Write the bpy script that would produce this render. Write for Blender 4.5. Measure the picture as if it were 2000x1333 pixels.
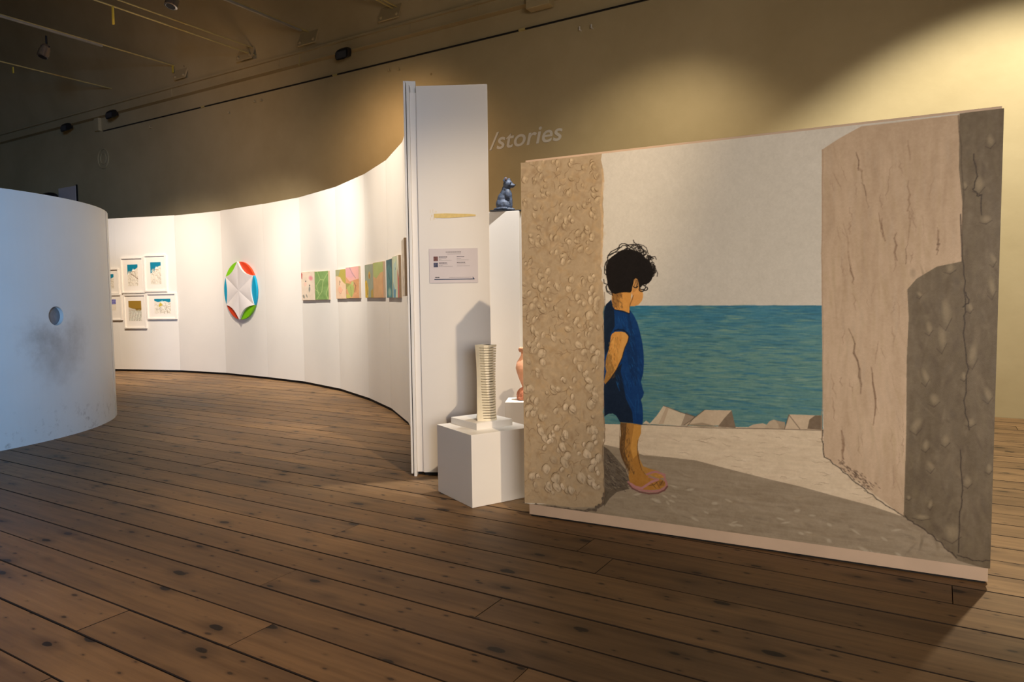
import bpy, bmesh, math, random
import numpy as np
from mathutils import Vector, Matrix
random.seed(5); rng=np.random.default_rng(5)
for o in list(bpy.data.objects): bpy.data.objects.remove(o)
C=bpy.context.scene.collection
# ------------------------------------------------------------------ camera
F=1370.; PITCH=.06227; ROLL=-.0127; H=1.5
cp,sp=math.cos(PITCH),math.sin(PITCH); cr,sr=math.cos(ROLL),math.sin(ROLL)
FW=np.array([0,cp,-sp]); UP=np.array([0,sp,cp]); RT=np.array([1.,0,0])
RR=cr*RT+sr*UP; UU=-sr*RT+cr*UP; O=np.array([0,0,H])
cam=bpy.data.cameras.new('camera'); camo=bpy.data.objects.new('camera',cam); C.objects.link(camo)
cam.sensor_width=36; cam.lens=F/2000*36; cam.clip_start=.05; cam.clip_end=200
M=Matrix(((RR[0],UU[0],-FW[0],0),(RR[1],UU[1],-FW[1],0),(RR[2],UU[2],-FW[2],H),(0,0,0,1)))
camo.matrix_world=M; bpy.context.scene.camera=camo
vs=bpy.context.scene.view_settings
vs.view_transform='Standard'; vs.look='None'; vs.gamma=1; vs.use_curve_mapping=False; vs.exposure=0.0
# ------------------------------------------------------------------ world and lights
w=bpy.data.worlds.new('world'); bpy.context.scene.world=w; w.use_nodes=True
w.node_tree.nodes['Background'].inputs[0].default_value=(.9,.68,.42,1)
w.node_tree.nodes['Background'].inputs[1].default_value=.035
def spot(name,loc,aim,energy,deg,blend,col,r=.04):
    l=bpy.data.lights.new(name,'SPOT'); l.energy=energy; l.spot_size=math.radians(deg); l.spot_blend=blend
    l.color=col; l.shadow_soft_size=r
    o=bpy.data.objects.new(name,l); C.objects.link(o); o.location=loc
    o.rotation_euler=(Vector(aim)-Vector(loc)).to_track_quat('-Z','Y').to_euler(); return o
def area(name,loc,aim,energy,sx,sy,col):
    l=bpy.data.lights.new(name,'AREA'); l.shape='RECTANGLE'; l.size=sx; l.size_y=sy; l.energy=energy; l.color=col
    o=bpy.data.objects.new(name,l); C.objects.link(o); o.location=loc
    o.rotation_euler=(Vector(aim)-Vector(loc)).to_track_quat('-Z','Y').to_euler(); return o
WARM=(1,.76,.50); WARMW=(1,.86,.70); YEL=(1,.86,.52); BLUE=(.24,.54,1)
spot('track_light_column',(2.2,.2,6.8),(-1.35,6.4,.05),1750,26,.7,(1,.79,.55),.05)
spot('track_light_right_wall',(4.6,5.55,6.8),(4.95,6.9,.8),2050,90,.4,(1,.95,.80),.06)
spot('track_light_mid_wall',(1.6,8.4,5.6),(1.9,10.2,1.5),250,105,.9,(1,.85,.60),.08)
spot('track_light_above_screen',(-2.6,11.2,5.0),(-2.0,13.0,3.2),180,140,1,(1,.66,.37),.2)
spot('warm_fill_far_wall',(-6.5,11.0,5.3),(-7.2,15.6,4.6),130,120,1,(1,.60,.30),.3)  # added fill light that warms the left part of the back wall
spot('wall_wash_bright',(-3.9,8.9,5.6),(-3.15,11.8,1.9),1500,58,1,(1,.93,.82),.08)
spot('wall_wash_left',(-7.0,11.3,5.6),(-8.0,15.2,.9),1350,68,1,WARMW,.08)
spot('wall_wash_relief',(-4.9,10.4,5.6),(-5.6,14.0,1.0),1250,72,1,WARMW,.08)
spot('wall_wash_right',(-3.3,7.6,5.4),(-1.5,9.4,1.2),1050,80,1,WARMW,.08)
spot('floor_light_left',(.2,.6,6.8),(-2.6,2.5,0),1150,48,1,(1,.70,.44),.12)
spot('track_light_niche',(.75,6.0,5.6),(-.05,7.0,1.3),1500,50,.8,(1,.98,.95),.05)
hb=area('hall_behind_camera',(2.4,-4.5,1.9),(1.9,4,1.3),80,4,2.0,(1,.89,.78)); hb.data.spread=math.radians(64)
dw=area('daylight_window',(1.5,-6.0,3.2),(-6.2,7.4,1.6),98,2.0,1.8,BLUE); dw.data.spread=math.radians(42)
# ------------------------------------------------------------------ helpers
def ray(x,y): return (x-1000)*RR-(y-666.5)*UU+F*FW
def gz(x,y,z=0.):
    d=ray(x,y); return O+d*(z-H)/d[2]
def hit(x,y,P,D):
    n=np.array([-D[1],D[0],0]); d=ray(x,y); return O+d*((np.array([P[0],P[1],H])-O)@n)/(d@n)
def hgt(x,y,P):
    d=ray(x,y); return H+d[2]*math.hypot(P[0],P[1])/math.hypot(d[0],d[1])
def V(p): return Vector((float(p[0]),float(p[1]),float(p[2])))
def lin(c): return tuple(((v/255/12.92) if v/255<=.04045 else ((v/255+.055)/1.055)**2.4) for v in c)
def link(o,parent=None):
    C.objects.link(o)
    if parent is not None: o.parent=parent
    return o
def obj(name,bm,mat,parent=None,loc=(0,0,0),rz=0,smooth=False,norm=True):
    if norm: bmesh.ops.recalc_face_normals(bm,faces=bm.faces)
    me=bpy.data.meshes.new(name); bm.to_mesh(me); bm.free()
    if smooth: me.shade_smooth()
    if mat: me.materials.append(mat)
    o=bpy.data.objects.new(name,me); o.location=loc; o.rotation_euler=(0,0,rz); return link(o,parent)
def tag(o,label=None,cat=None,group=None,kind=None):
    if label: o['label']=label
    if cat: o['category']=cat
    if group: o['group']=group
    if kind: o['kind']=kind
    return o
def thing(name,label,cat,loc=(0,0,0),rz=0,group=None):
    o=bpy.data.objects.new(name,None); o.empty_display_size=.1; o.location=loc; o.rotation_euler=(0,0,rz)
    link(o); return tag(o,label,cat,group)
def box(bm,x0,x1,y0,y1,z0,z1,bev=0):
    r=bmesh.ops.create_cube(bm,size=1); vv=r['verts']
    for v in vv:
        v.co=Vector((x0+(v.co.x+.5)*(x1-x0),y0+(v.co.y+.5)*(y1-y0),z0+(v.co.z+.5)*(z1-z0)))
    if bev:
        es=list({e for v in vv for e in v.link_edges}); bmesh.ops.bevel(bm,geom=es,offset=bev,segments=2,affect='EDGES',profile=.6)
    return bm
def B(*a,**k): return box(bmesh.new(),*a,**k)
def tube(bm,p,q,r,n=10,r2=None):
    p=Vector(p); q=Vector(q); d=q-p
    m=Matrix.Translation((p+q)/2)@d.to_track_quat('Z','Y').to_matrix().to_4x4()
    bmesh.ops.create_cone(bm,cap_ends=True,segments=n,radius1=r,radius2=r if r2 is None else r2,depth=d.length,matrix=m); return bm
def ball(bm,c,s,rot=None,n=16):
    m=Matrix.Translation(c)@(rot.to_4x4() if rot else Matrix())@Matrix.Diagonal((s[0],s[1],s[2],1))
    bmesh.ops.create_uvsphere(bm,u_segments=n,v_segments=n//2+2,radius=1,matrix=m); return bm
def lathe(bm,prof,n=32,c=(0,0,0)):
    rings=[[bm.verts.new((c[0]+r*math.cos(2*math.pi*i/n),c[1]+r*math.sin(2*math.pi*i/n),c[2]+z)) for i in range(n)] for r,z in prof]
    for a,b in zip(rings,rings[1:]):
        for i in range(n): bm.faces.new((a[i],a[(i+1)%n],b[(i+1)%n],b[i]))
    bm.faces.new(rings[0][::-1]); bm.faces.new(rings[-1]); return bm
def baked(o):
    """replace an object's mesh by its evaluated (modified) mesh"""
    bpy.context.view_layer.update(); dg=bpy.context.evaluated_depsgraph_get()
    me=bpy.data.meshes.new_from_object(o.evaluated_get(dg)); o.modifiers.clear(); old=o.data; o.data=me
    for mt in old.materials:
        if mt and mt.name not in [m_.name for m_ in me.materials if m_]: me.materials.append(mt)
    return o
def remesh(o,vox,sm=3):
    m=o.modifiers.new('r','REMESH'); m.mode='VOXEL'; m.voxel_size=vox; m.use_smooth_shade=True
    if sm:
        s=o.modifiers.new('s','SMOOTH'); s.factor=.5; s.iterations=sm
    return baked(o)
# ------------------------------------------------------------------ materials
def NT(name):
    m=bpy.data.materials.new(name); m.use_nodes=True; nt=m.node_tree
    return m,nt,nt.nodes['Principled BSDF']
def nd(nt,t,**k):
    n=nt.nodes.new(t)
    for a,b in k.items():
        if a.startswith('_'): setattr(n,a[1:],b)
        else: n.inputs[a.replace('__',' ')].default_value=b
    return n
def mat(name,rgb,rough=.5,metal=0,var=.04,scale=6,bump=.05,bscale=60,spec=.4,stain=None):
    """painted / cast surface: small tone variation and fine relief"""
    m,nt,p=NT(name); L=nt.links.new; c=lin(rgb)
    tc=nd(nt,'ShaderNodeTexCoord')
    n=nd(nt,'ShaderNodeTexNoise',Scale=scale,Detail=5.); L(tc.outputs['Object'],n.inputs['Vector'])
    r=nd(nt,'ShaderNodeValToRGB'); L(n.outputs['Fac'],r.inputs[0])
    r.color_ramp.elements[0].position=.3; r.color_ramp.elements[1].position=.7
    r.color_ramp.elements[0].color=tuple(max(0,v*(1-var)) for v in c)+(1,)
    r.color_ramp.elements[1].color=tuple(min(1,v*(1+var)) for v in c)+(1,)
    L(r.outputs[0],p.inputs['Base Color'])
    p.inputs['Roughness'].default_value=rough; p.inputs['Metallic'].default_value=metal
    p.inputs['Specular IOR Level'].default_value=spec
    if bump:
        n2=nd(nt,'ShaderNodeTexNoise',Scale=bscale,Detail=4.); L(tc.outputs['Object'],n2.inputs['Vector'])
        b=nd(nt,'ShaderNodeBump',Strength=bump,Distance=.01); L(n2.outputs['Fac'],b.inputs['Height']); L(b.outputs[0],p.inputs['Normal'])
    return m
def attr_mat(name,rough=.55,bump=.25,bscale=350,weave=True):
    m,nt,p=NT(name); L=nt.links.new
    a=nd(nt,'ShaderNodeAttribute'); a.attribute_name='Paint'
    L(a.outputs['Color'],p.inputs['Base Color']); p.inputs['Roughness'].default_value=rough
    p.inputs['Specular IOR Level'].default_value=.3
    tc=nd(nt,'ShaderNodeTexCoord'); n=nd(nt,'ShaderNodeTexNoise',Scale=bscale,Detail=3.); L(tc.outputs['Object'],n.inputs['Vector'])
    b=nd(nt,'ShaderNodeBump',Strength=bump,Distance=.002); L(n.outputs['Fac'],b.inputs['Height']); L(b.outputs[0],p.inputs['Normal'])
    return m
M_white=mat('white_panel_paint',(226,220,212),.5,var=.025,scale=1.3,bump=.04,bscale=9)
M_whiteb=mat('white_pedestal_paint',(232,226,218),.42,var=.02,scale=2,bump=.02)
M_frame=mat('white_frame_wood',(236,228,218),.4,var=.02,scale=20,bump=.03)
M_mat=mat('picture_mat_card',(233,224,213),.8,var=.01,bump=.02)
M_dark=mat('black_gap_strip',(22,18,15),.8,bump=0)
M_black=mat('black_painted_metal',(26,26,30),.45,bump=.02)
M_rod=mat('painted_steel_rod',(190,172,112),.5,var=.1,bump=.03)
M_track=mat('grey_track_metal',(190,188,180),.35,metal=.6,var=.08,bump=.02)
M_silver=mat('brushed_lamp_metal',(176,172,168),.25,metal=.9,var=.05,bump=.03)
M_glassd=mat('dark_lamp_glass',(70,72,78),.15,bump=0)
M_yel=mat('yellow_painted_strip',(200,180,70),.6,var=.1)
M_grime=mat('grime_in_joints',(44,32,22),.9,bump=0)
M_sub=mat('dark_subfloor',(20,15,11),.9,bump=0)
M_cream=mat('cream_ceramic',(226,214,186),.35,var=.05,scale=25,bump=.12,bscale=90)
M_cap=mat('pale_raw_edge',(198,172,148),.6,var=.05,bump=.03)
M_terra=mat('terracotta_pink',(232,172,138),.4,var=.10,scale=18,bump=.15,bscale=60)
M_terra2=mat('terracotta_rough_base',(178,112,84),.8,var=.25,scale=40,bump=.5,bscale=90)
M_letter=mat('pale_wall_lettering',(214,209,200),.6,var=.02,bump=.02)
M_tape=mat('yellowed_masking_tape',(214,188,120),.6,var=.08,scale=40,bump=.06)
M_tape2=mat('torn_glue_residue',(230,216,190),.6,var=.1,scale=60,bump=.2)
M_paper=mat('printed_sign_paper',(206,196,196),.5,var=.015,bump=.02)
M_ink=mat('dark_printed_ink',(60,55,60),.6,bump=0)
M_inkg=mat('grey_printed_ink',(140,132,132),.6,bump=0)
M_inkb=mat('navy_printed_bar',(38,52,82),.6,bump=0)
M_canvas=mat('raw_canvas_edge',(196,170,140),.8,var=.06,scale=60,bump=.1)
M_paint=attr_mat('oil_paint',.5,.35,260)
M_print=attr_mat('printed_picture',.6,.05,400)
M_acr=attr_mat('acrylic_paint',.5,.2,300)
# aged plaster of the hall wall
def plaster():
    m,nt,p=NT('ochre_plaster'); L=nt.links.new
    g=nd(nt,'ShaderNodeNewGeometry')
    n=nd(nt,'ShaderNodeTexNoise',Scale=.45,Detail=8.,Roughness=.6); L(g.outputs['Position'],n.inputs['Vector'])
    r=nd(nt,'ShaderNodeValToRGB'); L(n.outputs['Fac'],r.inputs[0])
    r.color_ramp.elements[0].position=.35; r.color_ramp.elements[1].position=.65
    r.color_ramp.elements[0].color=lin((172,155,118))+(1,); r.color_ramp.elements[1].color=lin((187,170,133))+(1,)
    n3=nd(nt,'ShaderNodeTexVoronoi',Scale=1.1,Randomness=1.); L(g.outputs['Position'],n3.inputs['Vector'])
    r3=nd(nt,'ShaderNodeValToRGB'); L(n3.outputs['Distance'],r3.inputs[0])
    r3.color_ramp.elements[0].position=.018; r3.color_ramp.elements[1].position=.03
    r3.color_ramp.elements[0].color=(.35,.28,.2,1); r3.color_ramp.elements[1].color=(1,1,1,1)
    mx=nd(nt,'ShaderNodeMix',_data_type='RGBA',_blend_type='MULTIPLY'); mx.inputs[0].default_value=.6
    L(r.outputs[0],mx.inputs[6]); L(r3.outputs[0],mx.inputs[7]); L(mx.outputs[2],p.inputs['Base Color'])
    n2=nd(nt,'ShaderNodeTexNoise',Scale=3.,Detail=8.); L(g.outputs['Position'],n2.inputs['Vector'])
    b=nd(nt,'ShaderNodeBump',Strength=.25,Distance=.03); L(n2.outputs['Fac'],b.inputs['Height']); L(b.outputs[0],p.inputs['Normal'])
    p.inputs['Roughness'].default_value=.8; p.inputs['Specular IOR Level'].default_value=.2
    return m
M_wall=plaster()
WA=math.radians(58.7); T=np.array([-math.sin(WA),math.cos(WA),0]); N=np.array([math.cos(WA),math.sin(WA),0])
PR=math.atan2(T[1],T[0])   # plank direction
def wood():
    m,nt,p=NT('worn_pine_boards'); L=nt.links.new
    g=nd(nt,'ShaderNodeNewGeometry'); oi=nd(nt,'ShaderNodeObjectInfo')
    mp=nd(nt,'ShaderNodeVectorRotate',_rotation_type='Z_AXIS'); mp.inputs['Angle'].default_value=-PR
    L(g.outputs['Position'],mp.inputs['Vector'])
    sc=nd(nt,'ShaderNodeMath',_operation='MULTIPLY'); L(oi.outputs['Random'],sc.inputs[0]); sc.inputs[1].default_value=61.
    cm=nd(nt,'ShaderNodeCombineXYZ'); L(sc.outputs[0],cm.inputs[0]); L(sc.outputs[0],cm.inputs[2])
    ad=nd(nt,'ShaderNodeVectorMath',_operation='ADD'); L(mp.outputs[0],ad.inputs[0]); L(cm.outputs[0],ad.inputs[1])
    def stretch(sx,sy):
        v=nd(nt,'ShaderNodeVectorMath',_operation='MULTIPLY'); L(ad.outputs[0],v.inputs[0]); v.inputs[1].default_value=(sx,sy,1); return v
    # tone
    n1=nd(nt,'ShaderNodeTexNoise',Scale=1.,Detail=6.,Roughness=.62); L(stretch(1.3,22).outputs[0],n1.inputs['Vector'])
    r1=nd(nt,'ShaderNodeValToRGB'); L(n1.outputs['Fac'],r1.inputs[0]); e=r1.color_ramp.elements
    e[0].position=.28; e[0].color=lin((116,89,61))+(1,); e[1].position=.72; e[1].color=lin((148,116,81))+(1,)
    # big worn patches
    n2=nd(nt,'ShaderNodeTexNoise',Scale=1.,Detail=4.,Roughness=.6); L(stretch(.9,2.2).outputs[0],n2.inputs['Vector'])
    r2=nd(nt,'ShaderNodeValToRGB'); L(n2.outputs['Fac'],r2.inputs[0]); e=r2.color_ramp.elements
    e[0].position=.3; e[0].color=(.55,.54,.55,1); e[1].position=.6; e[1].color=(1.05,1.04,1,1)
    mx=nd(nt,'ShaderNodeMix',_data_type='RGBA',_blend_type='MULTIPLY'); mx.inputs[0].default_value=.85
    L(r1.outputs[0],mx.inputs[6]); L(r2.outputs[0],mx.inputs[7]); cur=mx.outputs[2]
    # per-board tone
    hs=nd(nt,'ShaderNodeMapRange'); hs.inputs['To Min'].default_value=.82; hs.inputs['To Max'].default_value=1.15; L(oi.outputs['Random'],hs.inputs[0])
    vm=nd(nt,'ShaderNodeVectorMath',_operation='SCALE'); L(cur,vm.inputs[0]); L(hs.outputs[0],vm.inputs['Scale']); cur=vm.outputs[0]
    # knots, two sizes, each with a soft halo
    for (sx,sy,a,b,k,halo) in ((1.7,3.9,.066,.10,.97,.26),(4.2,9.,.06,.09,.8,.14)):
        v=nd(nt,'ShaderNodeTexVoronoi',Scale=1.,Randomness=1.,_voronoi_dimensions='2D'); L(stretch(sx,sy).outputs[0],v.inputs['Vector'])
        nn=nd(nt,'ShaderNodeTexNoise',Scale=3.5,Detail=3.); L(stretch(sx*2,sy*2).outputs[0],nn.inputs['Vector'])
        s=nd(nt,'ShaderNodeSeparateColor'); L(v.outputs['Color'],s.inputs[0])
        # distance + noise wobble + cell random
        m1=nd(nt,'ShaderNodeMath',_operation='MULTIPLY_ADD'); L(nn.outputs['Fac'],m1.inputs[0]); m1.inputs[1].default_value=.09; L(v.outputs['Distance'],m1.inputs[2])
        m2=nd(nt,'ShaderNodeMath',_operation='MULTIPLY_ADD'); L(s.outputs[0],m2.inputs[0]); m2.inputs[1].default_value=.10; L(m1.outputs[0],m2.inputs[2])
        mr=nd(nt,'ShaderNodeMapRange',_interpolation_type='SMOOTHSTEP'); L(m2.outputs[0],mr.inputs[0])
        mr.inputs['From Min'].default_value=a+.05; mr.inputs['From Max'].default_value=b+.05; mr.inputs['To Min'].default_value=k; mr.inputs['To Max'].default_value=0
        h=nd(nt,'ShaderNodeMapRange',_interpolation_type='SMOOTHSTEP'); L(m2.outputs[0],h.inputs[0])
        h.inputs['From Min'].default_value=.08; h.inputs['From Max'].default_value=.08+halo; h.inputs['To Min'].default_value=.45; h.inputs['To Max'].default_value=0
        mm=nd(nt,'ShaderNodeMath',_operation='MAXIMUM'); L(mr.outputs[0],mm.inputs[0]); L(h.outputs[0],mm.inputs[1])
        x=nd(nt,'ShaderNodeMix',_data_type='RGBA'); L(mm.outputs[0],x.inputs[0]); L(cur,x.inputs[6]); x.inputs[7].default_value=lin((34,25,19))+(1,)
        cur=x.outputs[2]
    # pale scratches
    n4=nd(nt,'ShaderNodeTexNoise',Scale=1.,Detail=8.,Roughness=.75); L(stretch(4,60).outputs[0],n4.inputs['Vector'])
    r4=nd(nt,'ShaderNodeMapRange'); L(n4.outputs['Fac'],r4.inputs[0]); r4.inputs['From Min'].default_value=.66; r4.inputs['From Max'].default_value=.78; r4.inputs['To Max'].default_value=.45
    x=nd(nt,'ShaderNodeMix',_data_type='RGBA'); L(r4.outputs[0],x.inputs[0]); L(cur,x.inputs[6]); x.inputs[7].default_value=lin((190,160,124))+(1,)
    L(x.outputs[2],p.inputs['Base Color'])
    rr=nd(nt,'ShaderNodeMapRange'); L(n2.outputs['Fac'],rr.inputs[0]); rr.inputs['To Min'].default_value=.42; rr.inputs['To Max'].default_value=.66; L(rr.outputs[0],p.inputs['Roughness'])
    p.inputs['Specular IOR Level'].default_value=.3
    b=nd(nt,'ShaderNodeBump',Strength=.25,Distance=.004); L(n1.outputs['Fac'],b.inputs['Height']); L(b.outputs[0],p.inputs['Normal'])
    return m
M_wood=wood()
# ------------------------------------------------------------------ the hall
W0=gz(1945,815)
wd=float(W0@N)                     # distance of the back wall along N
def wl(u,v,z=0): return V(u*T+v*N+np.array([0,0,z]))       # hall coordinates: u along the boards, v away
ul=lambda P: float(np.asarray(P)@T)
UMIN,UMAX,VMIN=-9.,27.,-1.2
def hallbox(name,u0,u1,v0,v1,z0,z1,m,parent=None,bev=0):
    return obj(name,B(u0,u1,-v1,-v0,z0,z1,bev=bev) if False else _hb(u0,u1,v0,v1,z0,z1,bev),m,parent)
def _hb(u0,u1,v0,v1,z0,z1,bev=0):
    bm=B(u0,u1,v0,v1,z0,z1,bev=bev)
    for v in bm.verts: v.co=wl(v.co.x,v.co.y,v.co.z)
    return bm
ZC=11.5
tag(hallbox('wall_back',UMIN,UMAX,wd,wd+.4,-.1,ZC,M_wall),kind='structure')
tag(hallbox('wall_left',UMAX,UMAX+.3,-4,wd+.4,-.1,ZC,M_wall),kind='structure')
tag(hallbox('ceiling',UMIN,UMAX,1.5,wd+.4,ZC,ZC+.2,M_wall),kind='structure')
# floor: every board a part
floor=_hb(UMIN,UMAX,VMIN-1,wd,-.12,-.032); floor=tag(obj('floor',floor,M_sub),kind='structure')
PW=.2535; V0=1.366
joints={}
for (a,b) in (((245,1195),(150,1234)),((545,1130),(492,1150)),((961,1182),(911,1220)),((1175,1109),(1150,1132)),((290,970),(258,983)),((700,1021),(640,1055))):
    P=gz((a[0]+b[0])/2,(a[1]+b[1])/2); k=math.floor((float(P@N)-V0)/PW); joints.setdefault(k,[]).append(ul(P))
nrow=int((wd-V0)/PW)
for k in range(int((VMIN-V0)/PW),nrow+1):
    js=sorted(joints.get(k,[]))
    cuts=[UMIN,UMAX]+js
    u=(js[0] if js else UMIN+random.uniform(1,6))
    x=u
    while True:
        x-=random.uniform(4.5,7)
        if x<UMIN+.8: break
        cuts.append(x)
    x=(js[-1] if js else u)
    if not js: cuts.append(x)
    while True:
        x+=random.uniform(4.5,7)
        if x>UMAX-.8: break
        cuts.append(x)
    cuts=sorted(cuts); v0=V0+k*PW; v1=min(v0+PW,wd)
    if v1-v0<.03: continue
    for a,b in zip(cuts,cuts[1:]):
        g=.0028 ; dz=random.uniform(-.0015,.0015)
        bm=bmesh.new(); c=.003
        prof=[(v0+g,-.03),(v0+g,dz-c),(v0+g+c,dz),(v1-g-c,dz),(v1-g,dz-c),(v1-g,-.03)]
        A=[bm.verts.new(wl(a+.002,y,z)) for y,z in prof]; Bv=[bm.verts.new(wl(b-.002,y,z)) for y,z in prof]
        for i in range(5): bm.faces.new((A[i],A[i+1],Bv[i+1],Bv[i]))
        bm.faces.new(A); bm.faces.new(Bv)
        for i_,f_ in enumerate(bm.faces): f_.material_index=0 if i_==2 else 1
        pk=obj('plank',bm,M_wood,floor); pk.data.materials.append(M_grime)
# ledge (boxed beam) along the back wall
def seg(px0,px1,z,pyg=100):
    """u of two picture columns on the back wall at a given height"""
    out=[]
    for px in (px0,px1):
        lo,hi=-400,700
        for _ in range(50):
            m=(lo+hi)/2; Pz=hit(px,m,W0,T)[2]
            if Pz>z: lo=m
            else: hi=m
        out.append(ul(hit(px,m,W0,T)))
    return out
ledge=tag(hallbox('trim_1',UMIN,UMAX,wd-.13,wd,6.155,6.37,M_wall),kind='structure')
hallbox('lip',UMIN,UMAX,wd-.18,wd-.1301,6.34,6.375,M_wall,ledge); hallbox('lip',UMIN,UMAX,wd-.15,wd-.1301,6.15,6.17,M_wall,ledge)
e0,e1=seg(812,940,6.2)
for uu in (e0,e1,e1-3.1,e0+3.4,e0+7): hallbox('joint_strip',uu-.012,uu+.012,wd-.142,wd-.12,6.15,6.375,M_wall,ledge)
u0,u1=seg(1045,1090,6.1)
hallbox('bracket_box',min(u0,u1),max(u0,u1),wd-.3,wd-.131,6.0,6.5,M_wall,ledge,bev=.01)
u0,u1=seg(190,198,6.0); hallbox('end_stop',min(u0,u1),max(u0,u1),wd-.08,wd,5.84,6.154,M_wall,ledge)
u0,_=seg(595,600,6.3); obj('conduit',tube(bmesh.new(),wl(u0,wd-.15,6.1),wl(u0,wd-.05,6.8),.012),M_rod,ledge)
VL=math.tan(math.radians(20))
bm=bmesh.new(); zz=6.37
vv=[bm.verts.new(wl(u,v,z)) for u,v,z in ((UMIN,wd-.13,zz),(UMAX,wd-.13,zz),(UMAX,wd-.13-(ZC-zz)*VL,ZC),(UMIN,wd-.13-(ZC-zz)*VL,ZC),(UMIN,wd,zz),(UMAX,wd,zz),(UMAX,wd,ZC),(UMIN,wd,ZC))]
for f_ in ((0,1,2,3),(0,1,5,4),(0,3,7,4),(1,2,6,5)): bm.faces.new([vv[i] for i in f_])
tag(obj('ceiling',bm,M_wall),kind='structure')
# black cable rail in lengths
rail=thing('cable_rail','thin black cable rail running along the ochre wall below the ledge','rail',wl(seg(600,601,5.82)[0],wd,5.8))
roff=-Vector(rail.location)
ends=[(203,396),(401,652),(660,1016),(1026,1400)]
for a,b in ends:
    u0,u1=sorted(seg(a,b,5.82)); o=hallbox('rail_length',u0,u1,wd-.03,wd-.001,5.812,5.832,M_black,rail); o.location=roff
for a in (398,656,1021):
    u0,_=seg(a,a+1,5.82); o=hallbox('rail_joiner',u0-.06,u0+.06,wd-.035,wd-.001,5.806,5.838,M_rod,rail); o.location=roff
# anchor plates with tie rods
ZR=6.83
WP_=W0-N*.30
def plate(px,py,s,label):
    P=hit(px,py,WP_,T); u=ul(P); z=P[2]; v=wd-.13-(z-6.37)*VL
    t=thing('anchor_plate',label,'wall plate',wl(u,v,z),PR,'anchor plates with bolts on the upper wall')
    t.rotation_euler=(math.radians(20),0,PR)
    obj('plate',B(-s,s,.0,.03,-s,s,bev=.004),M_wall,t)
    for a in (-1,1):
        for b in (-1,1): obj('bolt',tube(bmesh.new(),(a*s*.75,.02,b*s*.75),(a*s*.75,.07,b*s*.75),.03,8),M_wall,t)
    return u,z
rods=[]
def rod(px,py,label,r=.014,length=14,off=0,tr=None,name='tie_rod'):
    P=hit(px,py,WP_,T); u=ul(P); z=P[2]
    t=thing(name,label,'rod',wl(u,wd-.13-(z-6.37)*VL+.02,z),PR)
    obj('rod',tube(bmesh.new(),(0,0,0),(0,length,0),r,8),M_rod,t)
    if tr:
        obj('track',B(-.022,.022,tr[0],tr[1],-.05,-.012,bev=.004),M_track,t)
    return P,t
plate(350,137,.2,'ochre anchor plate at the wall end of the rod that carries a silver spotlight')
plate(478,96,.24,'ochre anchor plate where the pair of thin yellowish rods meets the wall')
plate(599,64,.24,'ochre anchor plate with four bolts at the end of the dark grey track rod')
plate(760,14,.24,'topmost ochre anchor plate with four bolts above the white column')
def along(P,px,py):
    """distance out from the wall of a picture point lying above the rod line through P"""
    Q=hit(px,py,P,N); return Q
R1,t1=rod(338,128,'grey track rod with one silver spotlight hanging below it',tr=(1.6,12.))
R2,t2=rod(213,172,'lowest thin yellowish rod at the far left of the upper wall')
R3a,t3=rod(490,92,'upper one of the pair of thin yellowish rods')
R3b,t3b=rod(489,105,'lower one of the pair of thin yellowish rods, with a yellow tab')
R4,t4=rod(597,60,'dark grey track rod ending at the bolted plate left of the column',r=.016,tr=(.2,10.))
R5,t5=rod(765,15,'short visible rod at the top edge above the column')
R6,t6=rod(772,12,'rod close beside the short one above the column')
# yellow tabs
for (R,px,ya,yb,lab) in ((R3b,220,12,47,'yellow tab hanging from the lower thin rod'),(R1,337,128,142,'yellow tab at the wall end of the spotlight rod'),(R2,25,131,143,'short yellow tab on the lowest rod at the left edge')):
    a=hit(px,ya,R,N); b=hit(px,yb,R,N)
    t=tag(obj('rod_tab',B(-.02,.02,-.012,.012,b[2]-a[2],0,bev=.003),M_yel,None,loc=V(a),rz=PR),lab,'tab')
def spotlight(name,P,label,px,pyt,pyb):
    a=hit(px,pyt,P,N); b=hit(px,pyb,P,N); h=a[2]-b[2]
    t=thing(name,label,'spotlight',V(a),PR,'silver track spotlights')
    obj('stem',tube(bmesh.new(),(0,0,0),(0,0,-h*.38),.018,10),M_black,t)
    R=Matrix.Rotation(math.radians(18),4,'X')
    bm=lathe(bmesh.new(),[(.03,0),(.06,-.02),(.085,-.07),(.085,-h*.30),(.098,-h*.31),(.098,-h*.60),(.075,-h*.61)],24)
    bmesh.ops.transform(bm,matrix=Matrix.Translation((0,0,-h*.36))@R,verts=bm.verts)
    hd=obj('lamp_head',bm,M_silver,t,smooth=False)
    bm=lathe(bmesh.new(),[(.07,-h*.615),(.0701,-h*.60)],20); bmesh.ops.transform(bm,matrix=Matrix.Translation((0,0,-h*.36))@R,verts=bm.verts)
    obj('lens',bm,M_black,hd)
    bm=tube(bmesh.new(),(-.1,0,-h*.5),(.1,0,-h*.5),.012,8); obj('yoke',bm,M_black,t)
spotlight('spotlight',R1,'small silver spotlight hanging from the rod at the far left',90,70,116)
P9=R4+N*-1.0
spotlight('spotlight',R4-T*.0,'silver cylindrical spotlight cut off by the top edge of the picture',341,-38,19)
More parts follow.
